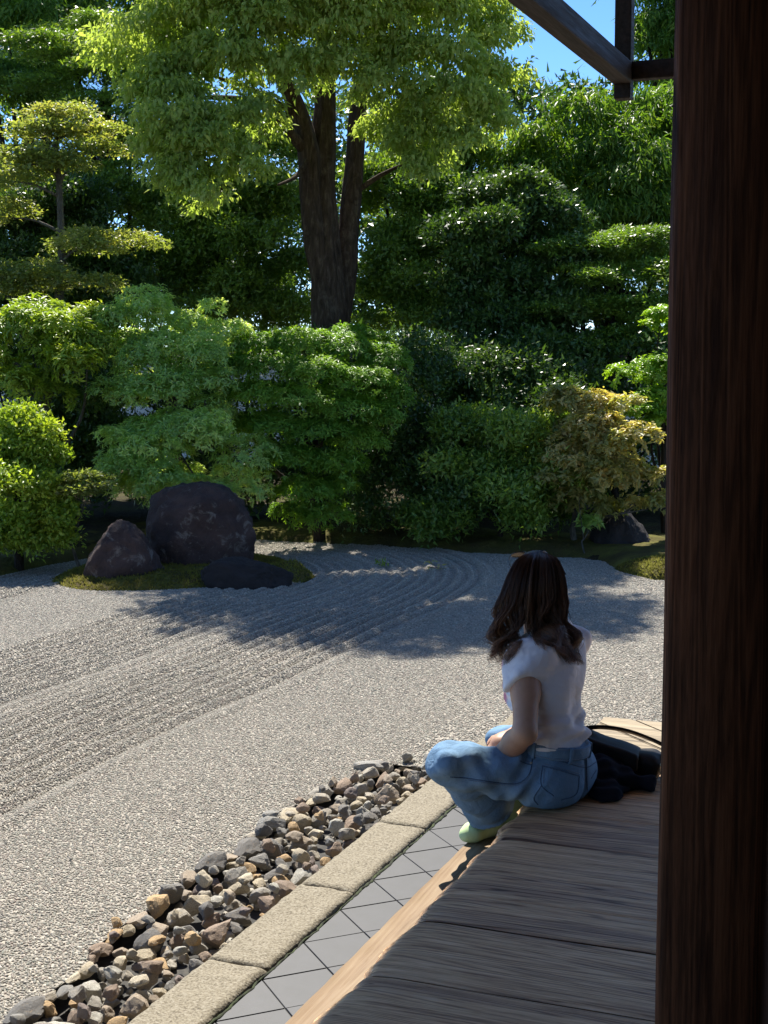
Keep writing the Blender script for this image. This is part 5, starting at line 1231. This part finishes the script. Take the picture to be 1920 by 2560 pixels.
# --- sunglasses pushed up on the head
sg = empty('sunglasses', HED+A([0, 0, .10])); tag(sg, 'thin dark sunglasses pushed up on top of the head', 'sunglasses')
gc = HED+hf*.066+A([0, 0, .099])
hu = np.cross(hl, hf); hu = hu if hu[2] > 0 else -hu
for s in (1, -1):
    c = gc+hl*.036*s; t_ = np.linspace(0, 2*np.pi, 28)
    rimp = np.array([c+hl*.027*math.cos(q)+(hf*.85-hu*.52)*.020*math.sin(q) for q in t_])
    tube('rim', rimp, .0018, M_PLASTIC, sg, 6)
    bm = bmesh.new(); vs = [bm.verts.new(p*.97+c*.03) for p in rimp[:-1]]; bm.faces.new(vs); o = bm_obj('lens', bm, M_PLASTIC, sg)
    tube('temple', spline([c+hl*.031*s, HED+hl*.090*s+hf*.02+A([0, 0, .075]), HED+hl*.088*s-hf*.045+A([0, 0, .035])], 14), .0019, M_PLASTIC, sg, 6)
tube('bridge', spline([gc+hl*.006, gc+hu*.004, gc-hl*.006], 6), .0018, M_PLASTIC, sg, 6)

# ================================================================== BAG AND JACKET BESIDE THE PERSON
bag = empty('shoulder_bag', (-1.05, 4.80, FL)); tag(bag, 'black leather shoulder bag with flap and strap lying behind the person', 'bag')
bc = A([-1.045, 4.80, FL]); bx_ = A([.93, .10, .0]); bx_ /= np.linalg.norm(bx_); by_ = A([-bx_[1], bx_[0], 0]); bz_ = A([0, 0, 1.])
def loc3(P): q = P-bc; return np.stack([q@bx_, q@by_, q@bz_], -1)
def rbox(q, c, h, r): d = np.abs(q-A(c))-A(h)+r; return np.sqrt((np.maximum(d, 0)**2).sum(-1))+np.minimum(d.max(-1), 0)-r
def bag_sdf(P):
    q = loc3(P).copy(); q[..., 2] = q[..., 2]+.35*(q[..., 0])*np.clip(q[..., 2]/.2, 0, 1)      # slumps towards its right end
    d = rbox(q, (0, .0, .052), (.150, .070, .056), .030)
    d = d-.006*np.sin(q[..., 0]*38+q[..., 2]*22)-.004*np.sin(q[..., 2]*60+q[..., 0]*18)-.003*np.sin(q[..., 1]*50+q[..., 0]*30)
    ear = s_cone(P, bc+bx_*.12+bz_*.040, bc+bx_*.188+bz_*.080, .036, .014)
    d = smin(d, ear, .03)
    return smax(d, (FL+.003)-P[..., 2], .006)
nets_obj('bag_body', bag_sdf, (-1.28, 4.64, .40), (-.78, 4.98, .64), .0065, M_LEATHER, bag, 2)
def flap_sdf(P):
    q = loc3(P).copy(); q[..., 2] = q[..., 2]+.30*(q[..., 0]); d = rbox(q, (-.035, -.030, .118), (.12, .060, .008), .007)
    d = smin(d, rbox(q, (-.035, -.084, .096), (.12, .007, .026), .007), .012)
    return d-.002*np.sin(q[..., 0]*40)
nets_obj('flap', flap_sdf, (-1.28, 4.62, .42), (-.82, 4.92, .68), .0055, M_LEATHER, bag, 1)
# strap: flat band arching from the near top to the far end
SP = spline([bc+bx_*-.14+bz_*.150+by_*.0, bc+bx_*-.06+bz_*.166, bc+bx_*.03+bz_*.158+by_*.01, bc+bx_*.12+bz_*.132+by_*.01, bc+bx_*.182+bz_*.106, bc+bx_*.190+bz_*.088, bc+bx_*.175+bz_*.070], 50)
Tn = np.gradient(SP, axis=0); Tn /= np.linalg.norm(Tn, axis=1)[:, None]; wv_ = by_*.8-bz_*.6; V = np.vstack([SP+wv_*.015, SP-wv_*.015]); m = len(SP)
o = link('strap', mesh_np('strap', V, np.array([(i, i+1, m+i+1, m+i) for i in range(m-1)])), M_LEATHER, bag, True); md = o.modifiers.new('t', 'SOLIDIFY'); md.thickness = .004
for k, (dx, dz) in enumerate(((.150, .018), (.165, .022))):      # little metal pulls at the end
    c = bc+bx_*(dx+.01)-by_*.06+bz_*(dz+.035); t_ = np.linspace(0, 2*np.pi, 14)
    tube('zip_pull', np.array([c+bx_*.005*np.cos(q)+bz_*.018*np.sin(q) for q in t_]), .0022, M_METAL, bag, 6)
jk = empty('folded_jacket', (-1.03, 4.62, FL)); tag(jk, 'dark navy jacket bundled on the boards between person and bag', 'jacket')
def jacket_sdf(P):
    d = s_ell(P, (-1.06, 4.66, FL+.03), (.085, .085, .075)); d = smin(d, s_cone(P, A([-1.07, 4.60, FL+.02]), A([-1.005, 4.515, FL+.006]), .045, .030), .04)
    d = smin(d, s_cone(P, A([-1.02, 4.66, FL+.028]), A([-.905, 4.665, FL+.026]), .036, .029), .03)
    d = smin(d, s_ell(P, (-1.02, 4.57, FL+.012), (.06, .07, .03)), .03)
    d = d-.006*np.sin(P[..., 0]*70+P[..., 1]*50+np.sin(P[..., 2]*60))-.004*np.sin(P[..., 1]*110-P[..., 0]*40+P[..., 2]*80)
    return smax(d, (FL+.003)-P[..., 2], .005)
nets_obj('bundle', jacket_sdf, (-1.22, 4.44, .40), (-.84, 4.80, .56), .006, M_CLOTH, jk, 2)
